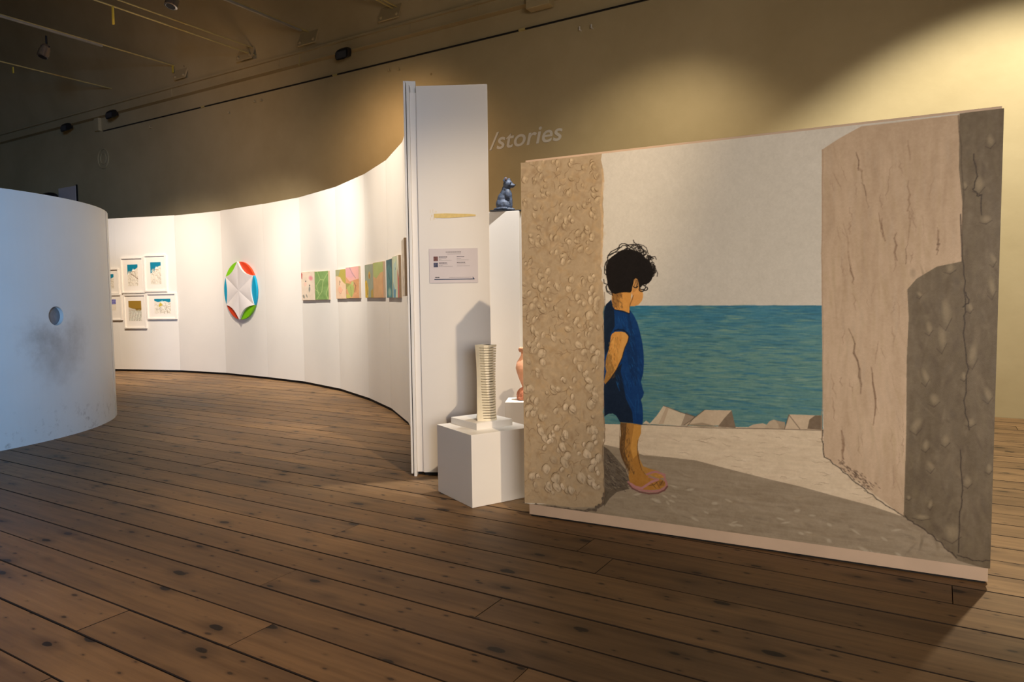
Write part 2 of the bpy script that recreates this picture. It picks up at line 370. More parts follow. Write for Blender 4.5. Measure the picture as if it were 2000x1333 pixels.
def floodlight(px,py,label,s=1.0):
    s*=.62
    P=hit(px,py,W0,T)
    t=thing('floodlight',label,'floodlight',wl(ul(P),wd-.131,P[2]),PR,'black floodlights on the wall ledge')
    obj('bracket',B(-.03*s,.03*s,0,.16*s,-.02,.10*s,bev=.005),M_black,t)
    bm=bmesh.new()
    for (y,hw,z0_,z1_) in ((.10,.13,-.05,.10),(.16,.2,-.12,.17),(.26,.22,-.17,.16),(.36,.25,-.22,.10),(.39,.25,-.24,.06)):
        n_=14; ring_=[bm.verts.new((hw*s*math.copysign(abs(math.cos(a))**.6,math.cos(a)),y*s-.15*s*(math.sin(a)<0)*abs(math.sin(a))*0,((z0_+z1_)/2+(z1_-z0_)/2*math.copysign(abs(math.sin(a))**.7,math.sin(a)))*s)) for a in [2*math.pi*i/n_ for i in range(n_)]]
        if y>.1:
            for i in range(n_): bm.faces.new((pr0[i],pr0[(i+1)%n_],ring_[(i+1)%n_],ring_[i]))
        else: bm.faces.new(ring_)
        pr0=ring_
    bm.faces.new(pr0)
    hd=obj('lamp_housing',bm,M_black,t)
    bm=B(-.20*s,.20*s,.388*s,.40*s,-.19*s,.01*s); obj('glass_front',bm,M_glassd,hd)
floodlight(694,112,'black floodlight on the ledge, nearest the white column')
floodlight(241,227,'black floodlight in the middle of the dark part of the ledge',.95)
floodlight(152,252,'black floodlight furthest left on the dark ledge',.95)
for i,(px,py,lab) in enumerate(((1135,60,'left one of two wall hooks right of the column top'),(1158,56,'right one of two wall hooks right of the column top'),(763,140,'left one of two small wall hooks just left of the column top'),(781,138,'right one of two small wall hooks just left of the column top'),(450,222,'single wall hook below the black rail'),(500,200,'small hook close under the rail, left of its pair'),(513,198,'small hook close under the rail, right of its pair'),(297,250,'faint wall hook under the left end of the rail'))):
    P=hit(px,py,W0,T); t=thing('wall_hook',lab,'hook',wl(ul(P),wd-.001,P[2]),PR,'small hooks in the ochre wall')
    obj('pin',tube(bmesh.new(),(0,0,0),(0,.06,0),.012,8),M_letter if i<2 else M_wall,t)
    obj('hook_tip',tube(bmesh.new(),(0,.055,-.012),(0,.055,.045),.012,8),M_letter if i<2 else M_wall,t)
# round outline fitting on the wall
P=hit(203,310,W0,T); t=thing('wall_rose','round plaster rose low on the dark wall at the left','fitting',wl(ul(P),wd-.001,P[2]),PR)
bm=bmesh.new()
for r in (.24,.13):
    for i in range(24):
        a=2*math.pi*i/24; b=2*math.pi*(i+1)/24; tube(bm,(r*math.cos(a),.015,r*math.sin(a)),(r*math.cos(b),.015,r*math.sin(b)),.018,6)
obj('ring',bm,M_wall,t)
# board and dark fixture of unclear kind above the rounded wall, left
P=hit(133,385,W0,T); a=hit(117,369,W0,T); b=hit(150,369,W0,T)
u0,u1=sorted((ul(a),ul(b))); ww=(u1-u0)/2
t=thing('wall_board','pale rectangular board on the dark wall behind the rounded wall','board',wl((u0+u1)/2,wd-.001,4.1),PR)
obj('board',B(-ww-.02,ww,.0,.04,-.45,a[2]-4.1,bev=.004),M_paper,t); obj('dark_edge',B(-ww-.05,-ww-.021,.0,.035,-.45,a[2]-4.1+.03),M_dark,t)
t=thing('dark_fixture','dark rounded object beside the pale board','fixture',wl((u1)+.28,wd-.16,4.36),PR)
obj('body',ball(bmesh.new(),(0,0,0),(.42,.14,.13)),M_black,t,smooth=True)
# lettering
cu=bpy.data.curves.new('lettering','FONT'); cu.body='/stories'; cu.extrude=.004; cu.shear=.22; cu.space_character=1.02; cu.offset=.010
to=bpy.data.objects.new('wall_lettering',cu); C.objects.link(to); bpy.context.view_layer.update()
me=bpy.data.meshes.new_from_object(to.evaluated_get(bpy.context.evaluated_depsgraph_get())); C.objects.unlink(to); bpy.data.objects.remove(to)
co=np.array([v.co[:] for v in me.vertices]); mn,mx_=co.min(0),co.max(0)
Pa=hit(956,292,W0,T); Pb=hit(1099,270,W0,T); Wt=float(np.linalg.norm((Pb-Pa)[:2]))
zt=hit(1062,243,W0,T)[2]; zb=hit(1030,283,W0,T)[2]; zsl=hit(960,293,W0,T)[2]
sxx=Wt/(mx_[0]-mn[0]); szz=(zt-zb)/(.72)
me.materials.append(M_letter)
bmt=bmesh.new(); bmt.from_mesh(me); bpy.data.meshes.remove(me)
for v in bmt.verts:
    x=(v.co.x-mn[0])*sxx; z=v.co.y*szz; y=v.co.z
    p=wl(-x,-.005-abs(y) if y>0 else -.002,z); v.co=p
lt=obj('wall_lettering',bmt,M_letter,None,loc=wl(ul(Pa),wd,zb)); tag(lt,'pale slanted lettering reading /stories on the ochre wall','lettering')
# ------------------------------------------------------------------ curved partition (S-shaped screen of flat panels)
HW=3.3
pts=[gz(*q,HW) for q in ((222,427),(340,421),(430,412),(512,399),(584,386),(654,366),(710,341),(753,314))]
pts=[p*np.array([1,1,0]) for p in pts]
d0=pts[0]-pts[1]; d0/=np.linalg.norm(d0)
first=[pts[0]+d0*1.3, pts[0]+d0*2.5-np.array([0,.15,0])]
last=[np.array([-1.233,8.19,0]),np.array([-1.045,7.35,0]),np.array([-.93,6.6,0]),np.array([-.875,5.93,0])]
poly=first[::-1]+pts+last
cur_t=thing('curved_partition','tall white curved partition of flat panels sweeping back to the left','partition',V(poly[5]))
off=-Vector(cur_t.location)
TH=.10
for i,(a,b) in enumerate(zip(poly,poly[1:])):
    d=b-a; L_=np.linalg.norm(d); d/=L_; nn=np.array([d[1],-d[0],0])   # towards the viewer side
    if nn@(np.array([-3,0,0])-a)<0: nn=-nn
    bm=bmesh.new(); g=.0015
    q=[a+d*g,b-d*g,b-d*g-nn*TH,a+d*g-nn*TH]
    lo=[bm.verts.new(V(p+np.array([0,0,.045]))) for p in q]; hi=[bm.verts.new(V(p+np.array([0,0,HW+random.uniform(-.004,.004)]))) for p in q]
    bm.faces.new(lo); bm.faces.new(hi)
    for k in range(4): bm.faces.new((lo[k],lo[(k+1)%4],hi[(k+1)%4],hi[k]))
    obj('panel',bm,M_white,cur_t,loc=off)
    bm=bmesh.new(); q=[a-nn*.02,b-nn*.02,b-nn*TH*.9,a-nn*TH*.9]
    lo=[bm.verts.new(V(p)) for p in q]; hi=[bm.verts.new(V(p+np.array([0,0,.044]))) for p in q]
    bm.faces.new(lo); bm.faces.new(hi)
    for k in range(4): bm.faces.new((lo[k],lo[(k+1)%4],hi[(k+1)%4],hi[k]))
    obj('plinth',bm,M_dark,cur_t,loc=off)
# edge strips at the near end
e=gz(806,930)
def pbox(px0,px1,z0,z1,y0,y1,name,m,par,bev=.003):
    """upright strip whose front face spans picture columns px0..px1 at depth y0"""
    def xat(px):
        d=ray(px,900); return d[0]/d[1]*y0
    o=obj(name,B(xat(px0),xat(px1),y0,y1,z0,z1,bev=bev),m,par,loc=-Vector(par.location)); return o
es1=pbox(803,807,.02,3.28,5.86,5.93,'edge_strip',M_white,cur_t)
es2=pbox(808.5,814,.0,3.245,5.84,5.93,'edge_strip',M_white,cur_t)
pbox(807,808.5,.01,3.2,5.9,5.93,'edge_gap',M_dark,cur_t,0)
# white column closing the end
col=thing('column','tall white boxed column with a notice and a strip of yellowed tape','column',(-.46,6.05,0))
pbox(814,828,.03,3.19,5.88,6.25,'side_panel',M_white,col)
bm=bmesh.new(); xl,xr=-.762,-.176
q=[(xl,5.855),(xr,5.825),(xr-.025,6.3),(xl+.02,6.3)]
lo=[bm.verts.new((x,y,.03)) for x,y in q]; hi=[bm.verts.new((x,y,3.235)) for x,y in q]
bm.faces.new(lo); bm.faces.new(hi)
for k in range(4): bm.faces.new((lo[k],lo[(k+1)%4],hi[(k+1)%4],hi[k]))
bmesh.ops.bevel(bm,geom=bm.edges[:],offset=.003,segments=2,affect='EDGES')
obj('front_box',bm,M_white,col,loc=-Vector(col.location))
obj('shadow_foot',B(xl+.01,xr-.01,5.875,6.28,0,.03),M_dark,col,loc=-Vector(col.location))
CD=np.array([xr-xl,-.03,0]); CD/=np.linalg.norm(CD); CP=np.array([xl,5.855,0]); CRZ=math.atan2(CD[1],CD[0])
# notice on the column
a=hit(838,485,CP,CD); b=hit(934,552,CP,CD)
wS=np.linalg.norm((b-a)[:2]); zc=b[2]; hS=hit(838,485,CP,CD)[2]-hit(838,552,CP,CD)[2]
sg=thing('notice','landscape printed notice with two tiny pictures on the white column','notice',V(np.array([a[0],a[1]-.002,zc])),CRZ)
obj('sheet',B(0,wS,-.004,0,0,hS),M_paper,sg)
def pr(bm,x0,x1,y0,y1): box(bm,x0*wS,x1*wS,-.0052,-.0041,(1-y1)*hS,(1-y0)*hS)
bm=bmesh.new()
def textline(bm,x0,x1,y,h):
    x=x0
    while x<x1-.005:
        w_=random.uniform(.012,.03); pr(bm,x,min(x+w_,x1),y-h/2,y+h/2); x+=w_+.006
textline(bm,.345,.66,.105,.028)
tag(obj('heading_print',bm,M_inkg,sg),kind='stuff'); bm=bmesh.new()
textline(bm,.2,.37,.245,.022); textline(bm,.2,.365,.42,.022); textline(bm,.57,.73,.24,.02); textline(bm,.57,.74,.41,.02); textline(bm,.115,.21,.84,.03)
tag(obj('name_print',bm,M_ink,sg),kind='stuff'); bm=bmesh.new()
for (x0,x1,y) in ((.37,.65,.16),(.2,.35,.285),(.2,.25,.315),(.2,.46,.345),(.2,.38,.455),(.2,.28,.485),(.2,.48,.52),(.57,.66,.3),(.57,.82,.34),(.57,.75,.45),(.57,.84,.51),(.41,.86,.845)): textline(bm,x0,x1,y,.011)
tag(obj('small_print',bm,M_inkg,sg),kind='stuff'); bm=bmesh.new()
pr(bm,.1,.93,.885,.91); bmv=[bm.verts.new((x*wS,-.0052,(1-y)*hS)) for x,y in ((.89,.82),(.93,.90),(.91,.90),(.89,.86))]; bm.faces.new(bmv)
obj('navy_bar',bm,M_inkb,sg)
bm=bmesh.new(); pr(bm,.09,.18,.23,.365); obj('thumbnail',bm,mat('brown_thumbnail',(110,70,66),.5,var=.5,scale=120,bump=0),sg)
bm=bmesh.new(); pr(bm,.09,.18,.41,.54); obj('thumbnail',bm,mat('blue_thumbnail',(70,72,92),.5,var=.6,scale=120,bump=0),sg)
# tape
a=hit(846,419,CP,CD); b=hit(929,419,CP,CD); wT=np.linalg.norm((b-a)[:2])
tp=thing('tape_strip','yellowed horizontal strip of old tape high on the white column','tape',V(np.array([a[0],a[1]-.001,a[2]-.012])),CRZ)
bm=bmesh.new(); pp=[(.02,.016),(.3,.018),(.55,.014),(.85,.010),(1,.004),(1.0,-.008),(.8,-.012),(.55,-.018),(.25,-.020),(.02,-.016)]
vv=[bm.verts.new((x*wT,-.001,z)) for x,z in pp]; v2=[bm.verts.new((x*wT,-.0025,z)) for x,z in pp]
bm.faces.new(vv); bm.faces.new(v2)
for i in range(len(pp)): bm.faces.new((vv[i],vv[(i+1)%len(pp)],v2[(i+1)%len(pp)],v2[i]))
obj('tape',bm,M_tape,tp)
bm=bmesh.new()
for i in range(14):
    x=random.uniform(-.025,.03); z=random.uniform(-.04,.035); box(bm,x,x+.004,-.002,-.0005,z,z+random.uniform(.01,.03))
obj('residue',bm,M_tape2,tp)
# ------------------------------------------------------------------ rounded wall at the left
CC=np.array([-7.62,8.12]); RO=2.61; HL=2.675
bm=bmesh.new(); n=110; a0,a1=math.radians(-115),math.radians(95)
ring=[]
for i in range(n+1):
    a=a0+(a1-a0)*i/n; c_,s_=math.cos(a),math.sin(a)
    ring.append([bm.verts.new((r*c_,r*s_,z)) for r,z in ((RO,.0),(RO,HL),(RO-.14,HL),(RO-.14,.0))])
for a,b in zip(ring,ring[1:]):
    for k in range(4): bm.faces.new((a[k],a[(k+1)%4],b[(k+1)%4],b[k]))
bm.faces.new(ring[0]); bm.faces.new(ring[-1])
def rounded_mat():
    m=mat('scuffed_white_gloss',(204,204,200),.38,var=.03,scale=1.5,bump=.05,bscale=12)
    nt=m.node_tree; L=nt.links.new; p=nt.nodes['Principled BSDF']; src=p.inputs['Base Color'].links[0].from_socket
    tc=nd(nt,'ShaderNodeTexCoord')
    def smudge(c,sc,k,col,src):
        s=nd(nt,'ShaderNodeVectorMath',_operation='SUBTRACT'); L(tc.outputs['Object'],s.inputs[0]); s.inputs[1].default_value=c
        q=nd(nt,'ShaderNodeVectorMath',_operation='MULTIPLY'); L(s.outputs[0],q.inputs[0]); q.inputs[1].default_value=sc
        l=nd(nt,'ShaderNodeVectorMath',_operation='LENGTH'); L(q.outputs[0],l.inputs[0])
        n=nd(nt,'ShaderNodeTexNoise',Scale=5.,Detail=6.,Roughness=.65); L(tc.outputs['Object'],n.inputs['Vector'])
        a=nd(nt,'ShaderNodeMath',_operation='MULTIPLY_ADD'); L(n.outputs['Fac'],a.inputs[0]); a.inputs[1].default_value=1.3; L(l.outputs['Value'],a.inputs[2])
        r=nd(nt,'ShaderNodeMapRange',_interpolation_type='SMOOTHSTEP'); L(a.outputs[0],r.inputs[0])
        r.inputs['From Min'].default_value=.55; r.inputs['From Max'].default_value=1.7; r.inputs['To Min'].default_value=k; r.inputs['To Max'].default_value=0
        x=nd(nt,'ShaderNodeMix',_data_type='RGBA'); L(r.outputs[0],x.inputs[0]); L(src,x.inputs[6]); x.inputs[7].default_value=lin(col)+(1,); return x.outputs[2]
    hc=hole_c-np.array([CC[0],CC[1],0])
    src=smudge(tuple(hc+np.array([0,.0,-.42])),(1.9,1.9,2.3),.5,(130,122,116),src)
    src=smudge(tuple(hc+np.array([0,-.25,-.25])),(3,3,3.4),.4,(120,112,104),src)
    src=smudge(tuple(hc+np.array([.1,.3,-.2])),(3,3,3.4),.4,(128,118,106),src)
    # scuffed foot
    sx=nd(nt,'ShaderNodeSeparateXYZ'); L(tc.outputs['Object'],sx.inputs[0])
    n=nd(nt,'ShaderNodeTexNoise',Scale=9.,Detail=8.,Roughness=.7); L(tc.outputs['Object'],n.inputs['Vector'])
    r=nd(nt,'ShaderNodeMapRange'); L(sx.outputs[2],r.inputs[0]); r.inputs['From Min'].default_value=0; r.inputs['From Max'].default_value=.45; r.inputs['To Min'].default_value=1; r.inputs['To Max'].default_value=0
    r2=nd(nt,'ShaderNodeMapRange'); L(n.outputs['Fac'],r2.inputs[0]); r2.inputs['From Min'].default_value=.55; r2.inputs['From Max'].default_value=.72
    mm=nd(nt,'ShaderNodeMath',_operation='MULTIPLY'); L(r.outputs[0],mm.inputs[0]); L(r2.outputs[0],mm.inputs[1])
    x=nd(nt,'ShaderNodeMix',_data_type='RGBA'); L(mm.outputs[0],x.inputs[0]); L(src,x.inputs[6]); x.inputs[7].default_value=lin((120,112,104))+(1,); L(x.outputs[2],p.inputs['Base Color'])
    return m
# find the hole on the cylinder
d=ray(110,617.5); A_=d[0]**2+d[1]**2; B_=-2*(d[0]*CC[0]+d[1]*CC[1]); C_=CC@CC-RO**2
tt=(-B_-math.sqrt(B_*B_-4*A_*C_))/(2*A_); hole_c=O+d*tt
M_round=rounded_mat()
rt_=thing('rounded_partition','smooth white rounded partition with a round hole at the left edge','partition',(CC[0],CC[1],0))
bodyo=obj('curved_wall',bm,M_round,rt_)
ha=math.atan2(hole_c[1]-CC[1],hole_c[0]-CC[0]); hz=hole_c[2]; dirn=Vector((math.cos(ha),math.sin(ha),0))
cutter=obj('cutter',tube(bmesh.new(),dirn*(RO-.10)+Vector((0,0,hz)),dirn*(RO+.1)+Vector((0,0,hz)),.105,48),M_round,rt_)
mo=bodyo.modifiers.new('h','BOOLEAN'); mo.object=cutter; mo.operation='DIFFERENCE'; mo.solver='EXACT'
baked(bodyo); bpy.data.objects.remove(cutter)
obj('hole_back',tube(bmesh.new(),dirn*(RO-.104)+Vector((0,0,hz)),dirn*(RO-.045)+Vector((0,0,hz)),.104,40),mat('grey_hole_disc',(104,106,110),.35,var=.2,scale=12,bump=.1),rt_)
# faint vertical joint near the right
ja=math.radians(22); obj('joint',B(-.0015,.0015,-.004,.002,.0,HL),M_cap,rt_,loc=(RO*math.cos(ja),RO*math.sin(ja),0),rz=ja+math.pi/2)
# ------------------------------------------------------------------ painting partition
A=gz(1034,1008); Bp=gz(1929,1142); PD=(Bp-A); PL=float(np.linalg.norm(PD)); PD/=PL
PN=np.array([PD[1],-PD[0],0]);
if PN@(-A)<0: PN=-PN
PRZ=math.atan2(PD[1],PD[0]); HP=2.408
par=thing('painting_partition','white freestanding partition that carries the big painting','partition',V(A),PRZ)
obj('partition_body',B(0,PL,0,.13,.012,HP,bev=.002),M_cap,par)
obj('foot',B(.01,PL-.01,.01,.12,0,.012),M_dark,par)
CO=.045  # canvas stands off
CPp=A+PN*CO
TL=hit(1018,318,CPp,PD); TR=hit(1962,212,CPp,PD); BL=hit(1024,986,CPp,PD); BR=hit(1933,1108,CPp,PD)
s=lambda P: float((P-A)@PD)
x0,x1=(s(TL)+s(BL))/2,(s(TR)+s(BR))/2; z0,z1=(BL[2]+BR[2])/2,(TL[2]+TR[2])/2
WP,HPn=x1-x0,z1-z0
NX=860; NY=int(NX*HPn/WP)
print('painting',x0,x1,z0,z1,NX,NY,'corners',s(TL),s(BL),s(TR),s(BR),BL[2],BR[2],TL[2],TR[2])
def P2(px,py):
    h=hit(px,py,CPp,PD); return ((s(h)-x0)/WP*(NX-1),(1-(h[2]-z0)/HPn)*(NY-1))   # raster x,y (y down)
class Paint:
    def __init__(self,nx,ny,bg): self.nx,self.ny=nx,ny; self.im=np.ones((ny,nx,3))*np.array(bg,float); self.yy,self.xx=np.mgrid[0:ny,0:nx].astype(float)
    def mask(self,P,soft=.8):
        P=np.array(P,float); x0=max(int(P[:,0].min())-2,0); x1=min(int(P[:,0].max())+3,self.nx); y0=max(int(P[:,1].min())-2,0); y1=min(int(P[:,1].max())+3,self.ny)
        if x1<=x0 or y1<=y0: return None
        ss=3; yy,xx=np.mgrid[y0*ss:y1*ss,x0*ss:x1*ss]; xx=(xx+.5)/ss-.5; yy=(yy+.5)/ss-.5
        ins=np.zeros(xx.shape,bool)
        for (ax,ay),(bx,by) in zip(P,np.roll(P,-1,0)):
            if ay==by: continue
            c=((ay>yy)!=(by>yy))&(xx<(bx-ax)*(yy-ay)/(by-ay)+ax); ins^=c
        m=ins.reshape(y1-y0,ss,x1-x0,ss).mean((1,3)); return (slice(y0,y1),slice(x0,x1)),m
    def poly(self,P,col,alpha=1.,tex=None):
        r=self.mask(P)
        if r is None: return
        sl,m=r; m=(m*alpha)[...,None]; c=np.array(col,float)
        if tex is not None: c=c+tex[sl][...,None]*1.0
        self.im[sl]=self.im[sl]*(1-m)+c*m
    def blob(self,cx,cy,a,b,th,col,alpha=1.,soft=.35):
        R=max(a,b)*1.15+1; x0=max(int(cx-R),0); x1=min(int(cx+R)+2,self.nx); y0=max(int(cy-R),0); y1=min(int(cy+R)+2,self.ny)
        if x1<=x0 or y1<=y0: return
        xx=self.xx[y0:y1,x0:x1]-cx; yy=self.yy[y0:y1,x0:x1]-cy; c,s_=math.cos(th),math.sin(th)
        d=np.sqrt(((xx*c+yy*s_)/a)**2+((-xx*s_+yy*c)/b)**2); m=(np.clip((1-d)/soft,0,1)*alpha)[...,None]
        self.im[y0:y1,x0:x1]=self.im[y0:y1,x0:x1]*(1-m)+np.array(col,float)*m
    def line(self,pts,w,col,alpha=1.,taper=False):
        pts=[np.array(p,float) for p in pts]; n_=len(pts)-1
        for i,(p,q) in enumerate(zip(pts,pts[1:])):
            ww=w*(1 if not taper else (1-abs(2*(i+.5)/n_-1)*.7))
            x0=max(int(min(p[0],q[0])-ww-2),0); x1=min(int(max(p[0],q[0])+ww+3),self.nx); y0=max(int(min(p[1],q[1])-ww-2),0); y1=min(int(max(p[1],q[1])+ww+3),self.ny)
            if x1<=x0 or y1<=y0: continue
            xx=self.xx[y0:y1,x0:x1]; yy=self.yy[y0:y1,x0:x1]; d=q-p; L2=max(d@d,1e-6)
            t=np.clip(((xx-p[0])*d[0]+(yy-p[1])*d[1])/L2,0,1); D=np.hypot(xx-p[0]-t*d[0],yy-p[1]-t*d[1])
            m=(np.clip(ww/2+.5-D,0,1)*alpha)[...,None]; self.im[y0:y1,x0:x1]=self.im[y0:y1,x0:x1]*(1-m)+np.array(col,float)*m
def vnoise(ny,nx,sy,sx,oct=3):
    out=np.zeros((ny,nx)); amp=1; tot=0
    for o_ in range(oct):
        gy=max(2,int(ny/sy)+2); gx=max(2,int(nx/sx)+2); g=rng.random((gy,gx))
        y=np.linspace(0,gy-1.001,ny); x=np.linspace(0,gx-1.001,nx); yi=y.astype(int); xi=x.astype(int); fy=(y-yi)[:,None]; fx=(x-xi)[None]
        fy=fy*fy*(3-2*fy); fx=fx*fx*(3-2*fx)
        out+=amp*((g[yi][:,xi]*(1-fx)+g[yi][:,xi+1]*fx)*(1-fy)+(g[yi+1][:,xi]*(1-fx)+g[yi+1][:,xi+1]*fx)*fy); tot+=amp; amp*=.55; sy/=2; sx/=2
        if sy<1 or sx<1: break
    return out/tot-.5
def raster_obj(name,im,w,h,m,parent,y=0.,x=0.,z=0.):
    """flat picture: fine grid mesh with a colour per vertex, lying in the local XZ plane"""
    ny,nx=im.shape[:2]; X,Z=np.meshgrid(np.linspace(0,w,nx),np.linspace(h,0,ny))
    co=np.stack([X+x,np.full_like(X,y),Z+z],-1).reshape(-1,3).astype(np.float32)
    idx=np.arange(nx*ny).reshape(ny,nx); q=np.stack([idx[1:,:-1],idx[1:,1:],idx[:-1,1:],idx[:-1,:-1]],-1).reshape(-1,4)
    me=bpy.data.meshes.new(name); me.vertices.add(nx*ny); me.vertices.foreach_set('co',co.ravel())
    me.loops.add(q.size); me.loops.foreach_set('vertex_index',q.ravel().astype(np.int32)); me.polygons.add(len(q))
    me.polygons.foreach_set('loop_start',np.arange(0,q.size,4,dtype=np.int32)); me.update(calc_edges=True)
    c=np.clip(im/255,0,1); c=np.where(c<=.04045,c/12.92,((c+.055)/1.055)**2.4)
    at=me.color_attributes.new('Paint','FLOAT_COLOR','POINT'); a4=np.ones((nx*ny,4),np.float32); a4[:,:3]=c.reshape(-1,3); at.data.foreach_set('color',a4.ravel())
    me.materials.append(m); o=bpy.data.objects.new(name,me); return link(o,parent)
#PAINT_BEGIN
PT=Paint(NX,NY,(210,202,188))
q=lambda L:[P2(*p) for p in L]
SC=NX/944.*1.0      # raster cells per picture pixel, mean
big=vnoise(NY,NX,260,260,4); fine=vnoise(NY,NX,12,10,3); hor=vnoise(NY,NX,5,60,3); ver=vnoise(NY,NX,90,14,4)
PT.im+=(big*16)[...,None]*np.array([1,1,1.1])+(fine*7)[...,None]
# sea
seaP=q([(1150,598),(1230,597.5),(1607,597),(1607,842),(1150,842)]); r=PT.mask(seaP); sl,m=r
yy=PT.yy[sl]; ty=(yy-yy.min())/(np.ptp(yy)); cA=np.array((60,122,146.)); cB=np.array((98,138,132.)); cC=np.array((82,126,128.))
kk=np.clip(ty*2.6,0,1)[...,None]; c=cA*(1-kk)+cB*kk; k2=np.clip(ty*1.8-.9,0,1)[...,None]; c=c*(1-k2)+cC*k2
c=c+(hor[sl]*26)[...,None]*np.array([1.2,.8,.4]); PT.im[sl]=PT.im[sl]*(1-m[...,None])+c*m[...,None]
y0s,y1s=sl[0].start,sl[0].stop; x0s,x1s=sl[1].start,sl[1].stop
for i in range(2600):
    x=rng.uniform(x0s,x1s-8); y=rng.uniform(y0s+3,y1s-4); t_=(y-y0s)/(y1s-y0s)
    col=[(44,102,132),(58,118,146),(126,158,138),(106,142,130),(48,96,110),(140,164,148)][rng.choice(6,p=[.25,.2,.17,.17,.16,.05])]
    if x<P2(1178,700)[0]+4: continue
    PT.blob(x,y,rng.uniform(6,26),rng.uniform(.9,2.2),rng.normal(0,.05),col,rng.uniform(.2,.55),.6)
# ground
gl=q([(1150,828),(1607,838),(1610,889),(1768,1010),(1770,1120),(1000,1100)]); PT.poly(gl,(214,194,166),1,fine*10+hor*16)
for i in range(420):
    x,y=P2(rng.uniform(1180,1740),rng.uniform(842,990)); col=[(226,208,182),(196,172,146),(206,184,156)][rng.integers(3)]
    PT.blob(x,y,rng.uniform(5,18),rng.uniform(1.5,4),rng.normal(.1,.2),col,rng.uniform(.2,.5),.7)
for i in range(80):
    a_=rng.uniform(1200,1700); b_=rng.uniform(850,980); x,y=P2(a_,b_); L_=[(x,y)]
    for k in range(4): L_.append((L_[-1][0]+rng.uniform(2,7),L_[-1][1]+rng.normal(0,1.5)))
    PT.line(L_,1.1,(150,126,104),.5,True)
# rocks
def rock(L,col,n=30): 
    PT.poly(q(L),col,1,fine*14); 
rock([(1255,828),(1262,822),(1272,830)],(206,186,158))
rock([(1268,829),(1283,812),(1296,793),(1306,796),(1330,806),(1357,814),(1350,822),(1341,832),(1330,832)],(206,188,160))
PT.poly(q([(1301,796),(1306,799),(1296,828),(1286,829)]),(170,142,116),.5)
PT.poly(q([(1340,806),(1357,814),(1343,832),(1330,832)]),(128,108,90),.6)
rock([(1336,831),(1352,820),(1376,801),(1429,802),(1418,815),(1407,832)],(196,174,146)); rock([(1429,802),(1437,836),(1402,834),(1415,817)],(128,110,90))
PT.poly(q([(1340,830),(1372,826),(1402,834),(1370,835)]),(140,122,98),.7)
rock([(1459,836),(1470,830),(1490,827),(1499,831),(1499,838)],(190,170,144)); rock([(1492,837),(1503,823),(1511,820),(1521,823),(1533,825),(1533,839)],(184,164,138)); PT.poly(q([(1515,821),(1533,825),(1533,839),(1524,838)]),(156,136,112),.6)
rock([(1532,839),(1541,810),(1603,812),(1606,841)],(200,178,150)); rock([(1577,838),(1581,820),(1592,812),(1606,812),(1606,840)],(120,102,82))
for L_ in ([(1250,829),(1300,832),(1341,834),(1375,836),(1440,837),(1500,838),(1606,841)],[(1541,811),(1562,838)],[(1376,801),(1352,820),(1336,831)],[(1296,793),(1330,806),(1357,814),(1343,832)],[(1532,839),(1541,811)]): PT.line(q(L_),1.4,(96,80,66),.75)
# lit side wall right
lw=q([(1605,600),(1605,293),(1640,270),(1682,247),(1760,238),(1874,224),(1882,380),(1878,512),(1860,600),(1790,640),(1775,800),(1766,1010),(1700,960),(1609,890)])
PT.poly(lw,(192,166,138),1,ver*22+fine*9+big*20)
for i in range(520):
    px_=rng.uniform(1612,1868); py_=rng.uniform(280,990)
    if py_>890 and px_<1609+(py_-890)*1.3+6: continue
    if py_<300 and px_<1690: continue
    x,y=P2(px_,py_)
    if px_>1775 and py_>520: continue
    PT.blob(x,y,rng.uniform(12,46),rng.uniform(2,6),1.5+rng.normal(0,.12),[(204,178,150),(174,148,120),(184,162,138),(180,156,122)][rng.integers(4)],rng.uniform(.15,.4),.8)
LW=[]
for L_ in ([(1672,290),(1678,330),(1688,375),(1697,420)],[(1777,275),(1776,340),(1774,400),(1777,440),(1770,500),(1768,530)],[(1716,420),(1722,450),(1728,470)],[(1745,440),(1750,480),(1746,530)],[(1650,440),(1660,520),(1668,560)],[(1700,700),(1712,780),(1704,860)],[(1660,640),(1676,720),(1690,800)],[(1640,820),(1650,880),(1640,905)],[(1828,430),(1834,470),(1830,500)]):
    LW.append(L_)
def wig(L,amp=2.,n=6):
    out=[]
    for (a,b),(c_,d_) in zip(L,L[1:]):
        for k in range(n): t_=k/n; out.append((a+(c_-a)*t_+rng.normal(0,amp),b+(d_-b)*t_+rng.normal(0,amp)))
    return out+[L[-1]]
for L_ in LW:
    W_=wig(L_,1.6,5)
    for r_ in range(4):
        W2=[(a+rng.normal(0,1.1),b+rng.normal(0,2)) for a,b in W_]
        k0=rng.integers(0,max(1,len(W2)-5)); PT.line(q(W2[k0:k0+rng.integers(4,9)]),rng.uniform(1.5,4),[(150,122,96),(136,108,84),(110,86,66)][rng.integers(3)],rng.uniform(.25,.6),True)
for i in range(60):
    px_=rng.uniform(1620,1860); py_=rng.uniform(300,960)
    if py_>880+(px_-1620)*.6 or (px_>1765 and py_>530): continue
    L_=wig([(px_,py_),(px_+rng.normal(4,6),py_+rng.uniform(15,50))],1.5,5); PT.line(q(L_),rng.uniform(1,2.4),(150,122,98),rng.uniform(.2,.45),True)
